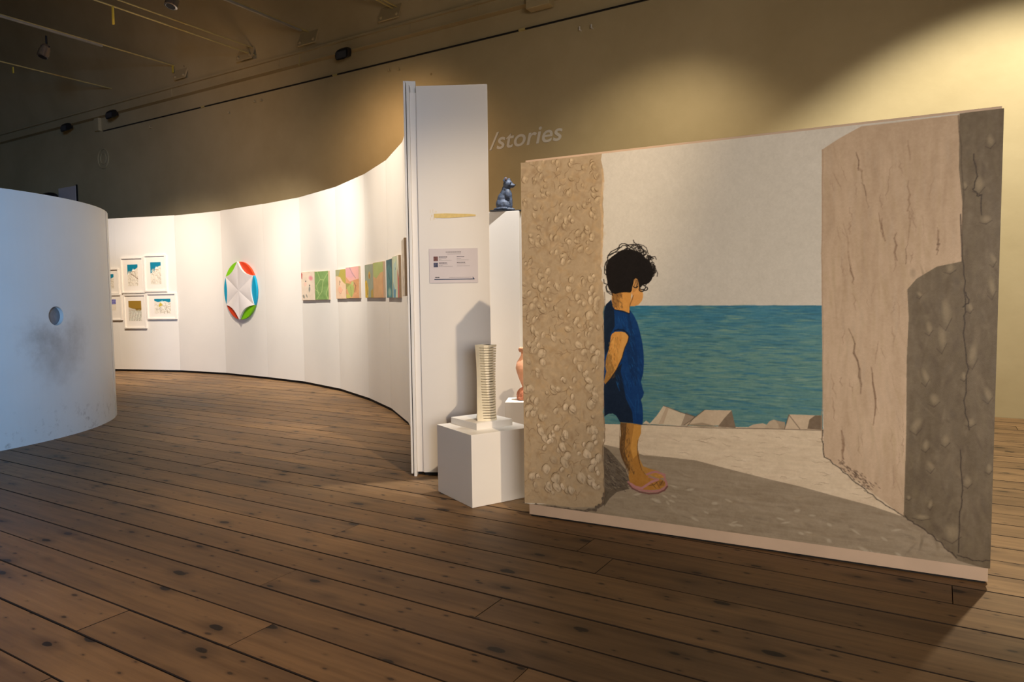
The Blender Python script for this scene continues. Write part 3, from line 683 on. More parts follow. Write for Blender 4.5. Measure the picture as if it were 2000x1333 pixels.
# shaded ground and pillar right
SG=(150,134,112)
shade=[(1176,868),(1230,880),(1258,890),(1300,893),(1360,900),(1428,918),(1500,936),(1560,950),(1640,972),(1700,988),(1765,1010),(1790,1020),(1950,1130),(1950,1150),(1000,1010),(1000,985),(1176,985)]
PT.poly(q(shade),SG,1,hor*22+fine*10)
for i in range(700):
    px_=rng.uniform(1180,1900); py_=rng.uniform(900,1110)
    if py_<900+(px_-1300)*.21+14: continue
    x,y=P2(px_,py_); PT.blob(x,y,rng.uniform(6,20),rng.uniform(1.6,4.5),rng.normal(.12,.2),[(168,152,130),(138,120,98),(128,114,96),(158,140,114)][rng.integers(4)],rng.uniform(.2,.5),.7)
for i in range(34):
    px_=rng.uniform(1240,1760); py_=915+(px_-1200)*.2+rng.uniform(10,70); x,y=P2(px_,min(py_,1085)); PT.blob(x,y,rng.uniform(5,12),rng.uniform(2,4),rng.normal(.1,.3),(186,172,150),.6,.5)
DK=(112,98,78)
dark=[(1874,222),(1962,208),(1970,400),(1950,800),(1936,1115),(1870,1095),(1830,1052),(1765,1010),(1770,850),(1771,700),(1775,620),(1772,566),(1790,545),(1830,521),(1860,515),(1878,511),(1880,400),(1873,330)]
PT.poly(q(dark),DK,1,ver*26+fine*12)
for i in range(520):
    px_=rng.uniform(1778,1950); py_=rng.uniform(225,1080)
    if px_<1885 and py_<530: continue
    x,y=P2(px_,py_); PT.blob(x,y,rng.uniform(6,24),rng.uniform(2,7),1.45+rng.normal(0,.35),[(130,114,92),(96,82,66),(104,92,76),(122,108,84)][rng.integers(4)],rng.uniform(.2,.5),.7)
for (px_,py_,a,b) in ((1796,575,4,9),(1856,524,9,11),(1848,610,9,34),(1840,660,8,30),(1815,640,6,16),(1912,360,9,18),(1935,275,7,14),(1885,362,4,9),(1926,428,9,9),(1895,600,5,12),(1938,560,6,24),(1940,505,5,16),(1825,780,9,15),(1847,860,7,14),(1818,910,6,15),(1883,735,5,10),(1896,825,8,10),(1808,735,6,20),(1775,972,4,6),(1817,985,4,12),(1890,940,7,14),(1860,1040,14,22),(1790,830,9,20),(1930,770,7,18),(1900,690,8,30),(1932,915,5,12),(1808,870,7,14),(1800,1010,14,7)):
    x,y=P2(px_,py_); PT.blob(x,y,b*SC*.9,a*SC,1.5+rng.normal(0,.25),(160,144,116),.6,.7); PT.line([(x-a,y+b*.6),(x,y+b*.9),(x+a*.9,y+b*.3)],1.2,(74,62,50),.6)
for L_ in ([(1876,420),(1880,520),(1885,600),(1882,650),(1890,720),(1884,800),(1893,840)],[(1901,300),(1908,345),(1902,370),(1910,382),(1916,380),(1917,420)],[(1885,570),(1893,590),(1880,600)],[(1877,880),(1880,960),(1874,1010),(1872,1080)],[(1768,1010),(1800,1030),(1830,1055),(1868,1090)],[(1606,840),(1607,888),(1640,915),(1680,950),(1720,980),(1765,1009)],[(1870,1085),(1900,1095),(1934,1096)]):
    PT.line(q(wig(L_,1.2,5)),1.7,(58,47,38),.75,False)
for i in range(90):
    t_=rng.random()**.8; px_=1640+t_*60+rng.normal(0,5); py_=905+t_*46+rng.normal(0,5); x,y=P2(px_,py_); PT.blob(x,y,rng.uniform(2,5),1.,.7,(84,66,52),.6,.6)
PT.line(q(wig([(1607,293),(1606,420),(1604,520),(1607,640),(1606,770),(1606,860)],1.,4)),1.6,(170,142,116),.7)
PT.line(q(wig([(1873,225),(1881,380),(1879,512)],1.,5)),1.6,(84,70,54),.6)
# left pebbled pillar
pe=[(1176,300),(1177,360),(1178,430),(1177,480),(1174,530),(1180,570),(1178,640),(1182,690),(1181,725),(1179,790),(1181,850),(1178,880),(1180,930),(1181,975),(1172,990)]
pill=[(1000,300)]+wig(pe,1.4,5)+[(1120,992),(1060,984),(1000,982)]
PT.poly(q(pill),(176,153,122),1,fine*12+big*18)
def pebble(px_,py_,a,b,th,k=1):
    x,y=P2(px_,py_); low=(py_-320)/660.
    base=np.array((196,172,136.))*(1-low)+np.array((200,180,152.))*low; base=base+rng.normal(0,9)
    edge=np.array((128,104,76.))*(1-low)+np.array((118,100,80.))*low
    PT.blob(x+1.3,y+1.8,a*1.2,b*1.2,th,edge,.35,.6)
    n7=8; jit=rng.uniform(.7,1.12,n7); pg=[(x+a*jit[k_]*math.cos(6.283*k_/n7)*math.cos(th)-b*jit[k_]*math.sin(6.283*k_/n7)*math.sin(th),y+a*jit[k_]*math.cos(6.283*k_/n7)*math.sin(th)+b*jit[k_]*math.sin(6.283*k_/n7)*math.cos(th)) for k_ in range(n7)]
    PT.poly(pg,base,.55+.3*low); PT.blob(x-a*.15,y-b*.3,a*.6,b*.45,th,base+13,.6,.6); PT.blob(x+a*.2,y+b*.5,a*.6,b*.3,th,edge+22,.5,.7)
    ph=rng.uniform(0,1.4); L_=[]
    for k_ in range(8):
        aa=ph+k_*.32; L_.append((x+1.08*(a*math.cos(aa)*math.cos(th)-b*math.sin(aa)*math.sin(th)),y+1.08*(a*math.cos(aa)*math.sin(th)+b*math.sin(aa)*math.cos(th))))
    PT.line(L_,1.3,edge-34,rng.uniform(.35,.9),True)
for i in range(900):
    px_=rng.uniform(1020,1174); py_=rng.uniform(320,975); x,y=P2(px_,py_)
    PT.blob(x,y,rng.uniform(5,18),rng.uniform(2,7),rng.uniform(0,3.1),[(166,138,102),(196,168,132),(156,130,100),(186,156,116)][rng.integers(4)],.4,.7)
for i in range(430):
    px_=rng.uniform(1022,1170); py_=rng.uniform(312,968)**1.0; low=(py_-320)/660.
    a=rng.uniform(4.5,9+5*low)*SC; b=a*rng.uniform(.55,.95)
    if rng.random()<.35 and px_<1150:  # wandering crack instead
        x,y=P2(px_,py_); an=rng.uniform(0,6.28); L_=[(x,y)]
        for k in range(6): an+=rng.normal(0,.6); L_.append((L_[-1][0]+4*math.cos(an),L_[-1][1]+4*math.sin(an)))
        PT.line(L_,1.4,(122,98,72),.6,True); continue
    pebble(px_,py_,a,b,rng.uniform(.6,2.4))
PT.line(q(wig([(1024,985),(1060,990),(1110,996),(1160,998),(1176,985),(1180,965)],1.5,6)),6,(92,80,68),.7)
PT.line(q(wig([(1176,330),(1176,520)],1,8)),5,(206,172,130),.5)
PT.line(q(wig(pe[5:],1.2,5)),2,(120,98,76),.6)
# dark corner behind the feet
PT.poly(q([(1179,872),(1190,880),(1206,898),(1222,918),(1230,940),(1226,950),(1205,952),(1190,960),(1181,975),(1180,920)]),(96,84,70),.9,fine*30)
for i in range(160):
    px_=rng.uniform(1182,1226); py_=rng.uniform(885,955)
    if py_<880+(px_-1182)*1.1: continue
    x,y=P2(px_,py_); PT.line([(x,y),(x+rng.uniform(2,6),y+rng.uniform(2,6)),(x+rng.uniform(6,9),y+rng.uniform(3,7))],1.2,[(54,46,42),(140,126,106),(70,60,52)][rng.integers(3)],.6)
PT.poly(q([(1180,975),(1186,962),(1200,955),(1225,950),(1228,955),(1204,962),(1190,975),(1180,990)]),(88,76,62),.8)
# ---- the child
K5=lambda L:[P2(1150+a/6.663,450+b/6.663) for a,b in L]
K7=lambda L:[P2(1170+a/6.665,560+b/6.665) for a,b in L]
K8=lambda L:[P2(1170+a/5.555,760+b/5.555) for a,b in L]
SK=(206,146,72); SKd=(120,84,44); SKl=(222,164,88); NV=(12,56,108); NVd=(16,30,48); HR=(22,17,15)
# back foot, legs
PT.poly(K8([(425,650),(440,760),(480,840),(560,870),(640,890),(700,925),(712,960),(650,975),(560,940),(470,905),(430,840)]),(176,128,62),1,fine*16)
leg=K8([(232,365),(345,372),(458,390),(457,480),(430,540),(418,620),(424,700),(440,800),(462,880),(500,925),(590,965),(680,985),(722,1010),(725,1050),(660,1090),(560,1100),(460,1092),(380,1062),(335,1020),(322,960),(322,890),(285,820),(250,750),(230,680),(224,600),(238,500)])
PT.poly(leg,(172,120,54),1,fine*18+ver*22)
PT.poly(K8([(380,390),(457,392),(455,480),(425,545),(410,640),(410,720),(370,760),(340,640),(360,520)]),(214,156,74),.7,fine*10)
PT.poly(K8([(232,370),(300,372),(290,500),(275,620),(290,720),(340,860),(330,900),(285,820),(245,740),(225,640),(238,500)]),(82,58,34),.75,fine*18)
for i in range(150):
    a=rng.uniform(240,330); b=rng.uniform(380,900)
    x,y=K8([(a+max(0,(b-650)*.25),b)])[0]; PT.line([(x,y),(x+rng.normal(0,1),y+rng.uniform(3,7))],1.,[(66,46,28),(150,110,60)][rng.integers(2)],.6)
for L_ in ([(420,560),(416,650),(424,720),(440,800),(464,880),(500,925)],[(640,1005),(600,1040),(540,1050)],[(690,1000),(668,1040)],[(560,1010),(600,1060),(620,1080)],[(610,1000),(640,1040),(655,1070)],[(232,370),(226,520),(226,650),(250,750),(300,860),(322,920)]): PT.line(K8(L_),1.8,(84,54,30),.8,True)
PT.line(K8([(318,1010),(345,1050),(400,1082),(470,1102),(540,1112),(620,1112),(690,1092),(730,1060),(735,1030),(716,985),(700,950),(712,930)]),4.2,(170,116,112),1)
PT.line(K8([(322,1030),(360,1080),(440,1118),(540,1138),(640,1132),(710,1100),(742,1060)]),3,(112,72,66),.95)
PT.line(K8([(345,1030),(400,1065),(465,1078),(510,1050),(570,1010),(640,985)]),4.6,(178,124,124),1); PT.line(K8([(640,985),(600,975),(540,955)]),2.6,(170,116,112),1)
PT.line(K8([(520,930),(570,908),(620,900),(690,925),(715,960)]),4,(172,118,116),1)
for i in range(5): PT.line(K8([(650+i*14,1000+i*2),(660+i*12,1020),(655+i*12,1050)]),1.3,(104,70,36),.7)
for (a,b) in ((620,945),(660,940),(690,955)): x,y=K8([(a,b)])[0]; PT.blob(x,y,4,2.4,.2,(190,136,70),.9,.5)
# dress
dress=K7([(160,170),(180,250),(215,290),(300,310),(392,352),(402,308),(450,370),(500,470),(535,600),(562,720),(580,860),(585,1000),(575,1130),(545,1240),(560,1300),(572,1345)])+K8([(488,40),(478,80),(455,120),(470,180),(476,240),(478,330),(470,392),(400,380),(340,368),(228,362),(205,320),(185,290),(150,268),(110,268),(80,285),(60,300),(55,150),(52,0)])+K7([(66,1280),(70,1000),(72,700),(64,480),(68,320),(90,240)])
PT.poly(dress,NV,1,fine*14)
PT.poly(K7([(66,320),(90,235),(155,175),(185,270),(200,340),(205,520),(150,620),(140,800),(80,900),(66,700)]),NVd,.95,fine*8)
PT.poly(K7([(240,1060),(300,1000),(280,1110),(310,1230),(330,1345)])+K8([(290,100),(360,250),(370,370),(228,362),(190,292),(150,268),(100,270),(60,300),(54,60)])+K7([(66,1290),(170,1180)]),NVd,.92,fine*8)
PT.poly(K7([(370,370),(395,355),(430,520),(470,700),(500,900),(505,1150),(480,1300),(420,1200),(380,1000),(350,800),(395,660),(385,560)]),(10,42,82),.6)
for i in range(230):
    a=rng.uniform(220,560); b=rng.uniform(360,1300)
    if a>350+ (b-360)*.25+60 and b<900: continue
    if a<390 and 560<b<1100: continue
    x,y=K7([(a,b)])[0]; s_=rng.uniform(5,14); PT.line([(x,y),(x+s_*.2,y+s_*.5),(x+s_*.35,y+s_)],rng.uniform(1,2.4),[(18,78,138),(8,40,80),(24,90,150),(10,48,96)][rng.integers(4)],rng.uniform(.3,.6),True)
for L_ in ([(300,60),(340,130),(380,200)],[(420,60),(430,150),(420,260)],[(400,120),(390,220),(400,330)]): PT.line(K8(L_),2.6,(20,84,142),.5,True)
PT.line(K7([(205,575),(250,560),(320,570),(370,610),(388,660)]),3,(10,26,48),.9); PT.line(K7([(185,290),(215,300),(300,318),(390,352),(402,320)]),3,(10,26,48),.9)
# arm
arm=K7([(154,650),(170,615),(210,590),(290,586),(340,600),(375,635),(386,665),(374,720),(340,790),(318,860),(300,930),(262,1010),(235,1070),(205,1120),(150,1200),(80,1275),(66,1240),(78,1180),(95,1110),(84,1050),(86,980),(100,900),(125,830),(140,760)])
PT.poly(arm,SK,1,fine*14)
PT.poly(K7([(290,590),(345,602),(384,660),(372,720),(330,800),(305,920),(255,1015),(240,900),(280,760),(300,680)]),(214,158,82),.7)
PT.poly(K7([(120,860),(160,900),(170,1000),(210,1080),(150,1190),(80,1270),(70,1230),(95,1110),(84,1000),(100,900)]),(124,90,44),.6,fine*20)
for i in range(110):
    a=rng.uniform(100,240); b=rng.uniform(640,1180)
    x,y=K7([(a-(b-640)*.12+40,b)])[0]; PT.line([(x,y),(x+rng.normal(0,1),y+rng.uniform(2,6))],1.1,[(110,76,38),(230,180,100),(150,108,54)][rng.integers(3)],.5)
PT.line(K7([(386,665),(374,720),(340,790),(318,860),(300,930),(262,1010),(235,1070),(150,1200),(80,1280)]),1.8,(40,30,26),.8)
# neck and face
PT.poly(K5([(300,810),(420,800),(560,795),(548,900),(535,960),(528,1080),(450,1048),(340,1030),(312,990),(300,920)]),SK,1,fine*14)
PT.poly(K5([(302,815),(420,815),(440,840),(400,900),(395,990),(330,1010),(306,960)]),(112,78,42),.65,fine*20)
for i in range(60):
    a=rng.uniform(310,430); b=rng.uniform(830,1000); x,y=K5([(a,b)])[0]; PT.line([(x,y),(x+2,y+4)],1.1,[(80,56,34),(180,134,74)][rng.integers(2)],.6)
PT.poly(K5([(560,740),(600,730),(650,745),(695,790),(708,830),(706,870),(690,920),(650,968),(600,988),(525,990),(540,920),(570,860),(556,800)]),(212,152,84),1,fine*6)
PT.line(K5([(580,850),(565,900),(540,960),(532,1000)]),2,(124,84,46),.75); PT.poly(K5([(566,745),(600,735),(640,750),(600,800),(575,810)]),(176,122,62),.6)
# hair
PT.poly(K5([(555,610),(665,610),(668,765),(555,765)]),(196,144,84),1)
PT.poly(K5([(400,275),(440,255),(500,250),(560,258),(620,270),(670,290),(710,325),(745,370),(790,400),(815,440),(830,500),(845,550),(835,600),(815,650),(780,690),(740,705),(700,710),(680,745),(655,745),(648,690),(635,640),(610,625),(590,640),(580,690),(565,745),(560,790),(540,812),(470,808),(400,815),(345,830),(300,815),(265,770),(245,720),(240,660),(228,600),(222,540),(224,480),(240,430),(250,390),(300,345),(350,310)]),HR,1,fine*6)
def curl(cx,cy,r,a0,a1,w=1.6,ecc=1.,al=.95,n=12):
    L_=[(cx+r*math.cos(a0+(a1-a0)*k/n),cy+r*ecc*math.sin(a0+(a1-a0)*k/n)) for k in range(n+1)]; PT.line(K5(L_),w,HR,al)
for L_ in ([(245,390),(250,330),(290,280),(350,250),(390,225),(400,195),(430,175),(470,175),(520,195)],[(270,330),(320,300),(370,265),(400,235),(440,200),(500,195),(560,225),(600,262)],[(240,360),(262,320),(330,290),(395,280)],[(520,190),(580,185),(640,190),(680,215),(705,260),(715,320)],[(540,190),(610,200),(660,235),(680,280),(690,310)],[(640,180),(710,200),(750,230),(765,275),(745,310),(720,330)],[(580,130),(590,160),(620,180),(650,230)],[(480,200),(520,240),(570,265)],[(600,225),(620,260),(650,290)],[(250,385),(215,430),(205,480),(215,520)],[(240,400),(225,450),(235,500)],[(205,500),(205,560),(225,580)],[(195,640),(200,690),(240,705)],[(245,700),(222,740),(235,800),(280,830),(305,835)],[(225,730),(240,790),(300,815),(310,850)],[(770,370),(820,385),(825,430),(845,470)],[(760,320),(800,345),(805,375)],[(800,350),(860,340),(880,380)],[(840,440),(870,500),(895,560),(890,600)]):
    PT.line(K5(L_),1.7 if L_[0][0]<640 else 1.4,HR,.9)
for i in range(34):
    a=rng.uniform(-1.2,1.0); cx=560+270*math.cos(a)+rng.normal(0,10); cy=500+250*math.sin(a)+rng.normal(0,10); curl(cx,cy,rng.uniform(16,34),rng.uniform(0,6.3),rng.uniform(5,9),1.3,.9,.85)
for (cx,cy,r,a0,a1) in ((700,745,38,-1.5,3.6),(735,760,30,-1.2,2.8),(690,770,34,.2,3.4),(610,725,28,.2,3.),(780,620,30,-1,4),(820,580,30,-1.5,2)): curl(cx,cy,r,a0,a1,1.7,.8)
for i in range(16): curl(rng.uniform(400,690),rng.uniform(215,290),rng.uniform(18,40),rng.uniform(2.6,4),rng.uniform(5,6.5),1.2,.8,.8)
PT.line(K5([(600,640),(608,680),(596,720)]),1.6,(60,44,30),.6); PT.line(K5([(625,650),(632,700),(622,735)]),1.8,HR,.8)
# faint halo of brushed ground around the hair
raster=PT.im+(vnoise(NY,NX,3,3,2)*9)[...,None]
#PAINT_END
pn=thing('large_painting','large painting of a curly-haired child in a blue dress looking at the sea','painting',V(A+PD*x0+PN*.0),PRZ)
raster_obj('painted_surface',raster,WP,HPn,M_paint,pn,y=-CO-.0008,z=z0)
obj('canvas',B(0,WP,-CO,-.001,z0,z0+HPn,bev=.0),M_cap,pn)
# ------------------------------------------------------------------ white box pedestal with slab and slotted tower
b0=gz(923,994); bl=gz(856,961); BA=math.radians(-31.8)   # box yaw so its faces run with the measured edges
ed=(b0-bl)[:2]; ed=ed/np.linalg.norm(ed)
SB=.532; HB=.528
bang=math.atan2(ed[1],ed[0])    # local +x from left corner to front corner; local +y away to the right
def place(o,P,ang): o.location=V(P); o.rotation_euler=(0,0,ang)
bx=thing('box_pedestal','low white cube pedestal carrying the slotted sculpture','pedestal',V(bl*np.array([1,1,0])),bang)
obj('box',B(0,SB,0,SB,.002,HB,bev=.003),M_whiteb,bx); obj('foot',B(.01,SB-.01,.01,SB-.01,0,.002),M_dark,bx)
# slab
sl_=gz(893,829,HB+.0); sf=gz(931,841,HB); sr_=gz(1001,831,HB)
L1=np.linalg.norm(sf-gz(893,824,HB)); L2=np.linalg.norm(sr_-sf)
hs_=hgt(931,828,sf)-HB
se=gz(893,826,HB); sang=math.atan2(*( (sf-se)[:2][::-1]))
print('slab',se,sf,sr_,'h',hs_,'L',np.linalg.norm(sf-se),L2,math.degrees(sang),math.degrees(bang))
ed2=(sr_-sf)[:2]/L2; sang=math.atan2(ed2[1],ed2[0])-math.pi/2
SW=.20 if L2<.28 else L2
sb=thing('sculpture_slab','flat white square slab on top of the cube pedestal','slab',V([sf[0],sf[1],HB]),sang)
SWx=float(np.linalg.norm(sf-se)); 
obj('slab',B(-SWx,0,0,L2,0,hs_,bev=.002),M_whiteb,sb)
# slotted tower
zt0=HB+hs_; 
cb=gz(945,822,zt0); tcx=cb+np.array([.02,.06,0]); ht=hgt(942,674,tcx)-zt0
tw=thing('slotted_sculpture','cream ceramic tower sculpture with a twist and many horizontal slots','sculpture',V([tcx[0],tcx[1],zt0]),-.5)
print('tower',tcx,ht)
nl=29
def sect(t):
    """half widths and turn of the tower at height fraction t"""
    wv=.052+.010*(1.7*t-.85)**2*1.4+.014*(1-t)**1.5; return wv,(.62*(1-t)**1.6)
bm=bmesh.new(); rings=[]; nz=46
for i in range(nz+1):
    t_=i/nz; wv,tw_=sect(t_); c_,s_=math.cos(tw_),math.sin(tw_)
    prof=[(-1,-.9),(-.38,-1.0),(-.38,-.55),(.45,-.5),(.5,.95),(-1,.95)]
    rings.append([bm.verts.new(((x*c_-y*s_)*wv,(x*s_+y*c_)*wv,t_*ht)) for x,y in prof])
for a,b in zip(rings,rings[1:]):
    for k in range(6): bm.faces.new((a[k],a[(k+1)%6],b[(k+1)%6],b[k]))
bm.faces.new(rings[0]); bm.faces.new(rings[-1])
obj('spine',bm,M_cream,tw)
for i in range(nl):
    ta=(i+.12)/nl; tb=(i+.80)/nl
    if i==0: ta=0
    if i==nl-1: tb=1
    bm=bmesh.new(); R_=[]
    for t_ in (ta,tb):
        wv,tw_=sect(t_); c_,s_=math.cos(tw_),math.sin(tw_)
        prof=[(-.5,-.985),(.35,-1.04),(.80,-.8),(1.0,-.3),(1.0,.9),(-.2,.94)]
        R_.append([bm.verts.new(((x*c_-y*s_)*wv,(x*s_+y*c_)*wv,t_*ht)) for x,y in prof])
    for k in range(6): bm.faces.new((R_[0][k],R_[0][(k+1)%6],R_[1][(k+1)%6],R_[1][k]))
    bm.faces.new(R_[0]); bm.faces.new(R_[1]); obj('slat',bm,M_cream,tw)
# ------------------------------------------------------------------ tall pedestal with the cat, small pedestal with the terracotta figure
PA=np.array([-.42,7.45,0]); 
pr_=gz(1013,411,2.75)   # direction only
yT=7.0
zT=hgt(1013,411.5,np.array([.07,yT,0])); xr_=ray(1013,411)[0]/ray(1013,411)[1]*yT
tpd=thing('tall_pedestal','tall narrow white pedestal behind the column, under the cat figure','pedestal',(xr_,yT,0),math.radians(-14))
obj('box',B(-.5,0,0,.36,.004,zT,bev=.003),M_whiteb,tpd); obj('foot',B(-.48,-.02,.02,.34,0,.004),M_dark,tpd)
print('tall',xr_,yT,zT)
# cat
hc_=zT+.012; ax=ray(987,380); cx=ax[0]/ax[1]*(yT+.14); cy=yT+.14
sc_=hgt(987,348,np.array([cx,cy,0]))-hc_
cat=thing('cat_figure','blue-black seated cat sculpture on top of the tall pedestal','sculpture',(cx,cy,zT),0)
obj('base',B(-.155,.16,-.11,.13,0,.012,bev=.003),M_black,cat)
bm=bmesh.new(); k=sc_/.36
def cb_(x,y,z,a,b,c,ry=0): ball(bm,Vector((x*k,y*k,z*k)),(a*k,b*k,c*k),Matrix.Rotation(ry,3,'Y'),18)
cb_(-.035,0,.075,.072,.066,.075); cb_(-.028,0,.13,.062,.056,.085,.25); cb_(-.006,-.005,.185,.052,.048,.075,.3); cb_(.008,-.01,.235,.046,.043,.055,.3)
cb_(.030,-.02,.288,.054,.050,.050); cb_(.072,-.035,.272,.034,.030,.025); cb_(.096,-.042,.274,.014,.015,.012)
cb_(.03,-.03,.17,.045,.045,.07,-.1)                                            # chest
for s_ in (-1,1):
    cb_(.058,-.01+.03*s_-.01,.085,.021,.019,.09); cb_(.075,-.01+.03*s_-.01,.012,.03,.02,.014)       # forelegs, paws
    cb_(-.02,.052*s_,.06,.07,.03,.058,.2); cb_(.03,.055*s_,.014,.045,.02,.016)                      # haunches, hind paws
bpy_e=[]
for (ex,ey) in ((.004,-.052),(.040,.024)):
    m_=Matrix.Translation((ex*k,ey*k,.336*k))@Matrix.Rotation(.2,4,'Y')@Matrix.Diagonal((1,.55,1,1)); bmesh.ops.create_cone(bm,cap_ends=True,segments=16,radius1=.030*k,radius2=.014*k,depth=.050*k,matrix=m_)
pts_=[(-.09,.03,.02),(-.12,-.02,.018),(-.09,-.075,.018),(-.03,-.095,.018),(.02,-.09,.018)]
for a,b in zip(pts_,pts_[1:]): tube(bm,[v*k for v in a],[v*k for v in b],.014*k,10)
bmesh.ops.translate(bm,vec=(0,0,.012),verts=bm.verts)
M_cat=mat('mottled_blue_black_glaze',(56,66,84),.6,var=.55,scale=38,bump=.5,bscale=50,spec=.5)
co_=obj('body',bm,M_cat,cat); remesh(co_,.0045*k,4)
bm=bmesh.new(); ball(bm,Vector((.108*k,-.046*k,.012+.278*k)),(.008*k,.007*k,.006*k)); obj('nose',bm,M_dark,cat,smooth=True)
for ey in (-.066,.006):
    bm=bmesh.new(); ball(bm,Vector((.060*k,ey*k,.012+.298*k)),(.006*k,.006*k,.006*k)); obj('eye',bm,M_dark,cat,smooth=True)
bm=bmesh.new(); ball(bm,Vector((.008*k,-.068*k,.012+.338*k)),(.013*k,.005*k,.016*k)); obj('inner_ear',bm,mat('rusty_ear',(88,66,60),.6),cat,smooth=True)
# small pedestal
yS=6.35; xs=ray(986,790)[0]/ray(986,790)[1]*yS; zS=hgt(1000,786,np.array([.0,yS,0]))
sp_=thing('small_pedestal','short white pedestal half hidden behind the painting','pedestal',(xs,yS,0),math.radians(-6))
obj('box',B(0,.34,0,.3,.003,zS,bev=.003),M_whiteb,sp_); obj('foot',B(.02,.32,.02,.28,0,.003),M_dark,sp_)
print('small',xs,yS,zS)
fx=ray(1026,730)[0]/ray(1026,730)[1]*(yS+.14); hf=hgt(1020,677,np.array([fx,yS+.14,0]))-zS
fg=thing('terracotta_figure','glossy pink terracotta figure peeking out from behind the painting','sculpture',(fx,yS+.14,zS))
k=hf/.50
bm=lathe(bmesh.new(),[(.02*k,.105*k),(.035*k,.14*k),(.065*k,.20*k),(.088*k,.26*k),(.092*k,.30*k),(.075*k,.35*k),(.05*k,.39*k),(.036*k,.42*k),(.036*k,.45*k)],32)
for v in bm.verts: v.co.x*=1.0+.1*math.sin(v.co.z*20); v.co.y*=.8
obj('body',bm,M_terra,fg,smooth=True)
bm=bmesh.new(); rd=random.Random(3)
for i in range(13): a=i*2.4; ball(bm,Vector((.045*k*math.cos(a),.04*k*math.sin(a),(.455+.03*rd.random())*k)),(.02*k,.018*k,.018*k),n=8)
ball(bm,Vector((0,0,.455*k)),(.045*k,.04*k,.03*k)); h_=obj('curly_top',bm,M_terra,fg); remesh(h_,.004,1)
bm=bmesh.new(); ball(bm,Vector((0,0,.05*k)),(.085*k,.075*k,.075*k)); ball(bm,Vector((.04*k,.01,.04*k)),(.06*k,.06*k,.05*k)); ball(bm,Vector((-.03*k,-.01,.02*k)),(.055*k,.06*k,.03*k))
for v in bm.verts: v.co.z=max(v.co.z,0)
h_=obj('rough_base',bm,M_terra2,fg); remesh(h_,.006,1)
# ------------------------------------------------------------------ pictures on the curved partition
def facet(px):
    """panel of the curved partition seen at picture column px, about y=560"""
    best=None
    for a,b in zip(poly,poly[1:]):
        d_=b-a; L_=np.linalg.norm(d_); d_=d_/L_
        h_=hit(px,560,a,d_); t_=float((h_-a)@d_)
        if -1e-6<=t_<=L_ and h_[1]>0 and (best is None or h_[1]<best[2]): best=(a,d_,h_[1])
    return best[0],best[1]
def fr(x0,x1,yt,yb,fpx=None):
    """local frame of a rectangle on the partition: origin bottom-left, size, yaw"""
    a,d_=facet(fpx if fpx else (x0+x1)/2)
    if d_@RR<0: d_=-d_
    xm=(x0+x1)/2; ym=(yt+yb)/2
    l=hit(x0,ym,a,d_); r_=hit(x1,ym,a,d_); t=hit(xm,yt,a,d_); b=hit(xm,yb,a,d_)
    return np.array([l[0],l[1],b[2]]),float(np.linalg.norm((r_-l)[:2])),float(t[2]-b[2]),math.atan2(d_[1],d_[0])
def houses(nx,ny,sky,kind,seed):
    """naive print: sky over a crowd of pale houses"""
    g=np.random.default_rng(seed); P=Paint(nx,ny,(226,214,196)); P.im+=(vnoise(ny,nx,6,6,2)*16)[...,None]
    if kind=='purple':
        P.poly([(0,0),(nx*.98,0),(nx*.98,ny*.42),(nx*.5,ny*.46),(0,ny*.40)],(108,104,170))
        for i in range(60): P.blob(g.uniform(0,nx),g.uniform(0,ny*.4),2,1.4,g.uniform(0,3),(176,176,214),.8)
        return P.im
    hor_={'a':[(0,0),(nx,0),(nx,ny*.12),(nx*.8,ny*.2),(nx*.55,ny*.25),(nx*.3,ny*.38),(0,ny*.45)],
         'b':[(0,0),(nx,0),(nx,ny*.15),(nx*.7,ny*.2),(nx*.5,ny*.28),(nx*.35,ny*.4),(0,ny*.5)],
         'c':[(0,0),(nx,0),(nx,ny*.2),(nx*.85,ny*.25),(nx*.65,ny*.15),(nx*.4,ny*.2),(nx*.2,ny*.22),(0,ny*.12)],
         'd':[(0,0),(nx,0),(nx,ny*.45),(nx*.85,ny*.5),(nx*.7,ny*.55),(nx*.5,ny*.4),(nx*.3,ny*.38),(0,ny*.32)],
         'e':[(0,0),(nx,0),(nx,ny*.2),(nx*.7,ny*.3),(nx*.4,ny*.25),(0,ny*.35)]}[kind]
    P.poly(hor_,sky)
    if kind=='d': P.im[int(ny*.38):]*=.88
    for i in range(46):
        x=g.uniform(0,nx*.95); y=g.uniform(ny*.30 if kind!='d' else ny*.45,ny*.95); P.poly([(x,y),(x+5,y-2),(x+8,y),(x+8,y+7),(x,y+7)],(238,230,214) if kind!='d' else (206,206,192),.55); P.line([(x,y),(x+5,y-2),(x+8,y),(x+8,y+6)],1,(150,132,108),.6)
        if g.random()<.5: P.blob(x+4,y+3,1.2,1.6,0,(80,70,60),.9)
    if kind=='a': P.line([(nx*.28,ny*.42),(nx*.6,ny*.52),(nx,ny*.68)],2.2,(130,96,80),.9)
    if kind in 'ab': P.poly([(nx*.4,ny*.3),(nx*.55,ny*.18),(nx*.7,ny*.3)],(240,236,226),.9); P.line([(nx*.45,ny*.32),(nx*.7,ny*.33)],2,(170,110,70),.7)
    if kind=='c': P.poly([(nx*.24,ny*.56),(nx*.36,ny*.2),(nx*.52,ny*.42)],(196,170,60),.95); P.poly([(nx*.3,ny*.2),(nx*.5,ny*.1),(nx*.62,ny*.3),(nx*.5,ny*.4)],(240,236,224),.5)
    if kind=='d':
        for i in range(5): P.line([(nx*(.1+.2*i),ny),(nx*(.25+.2*i),ny*.6)],3,(232,228,212),.7)
    return P.im
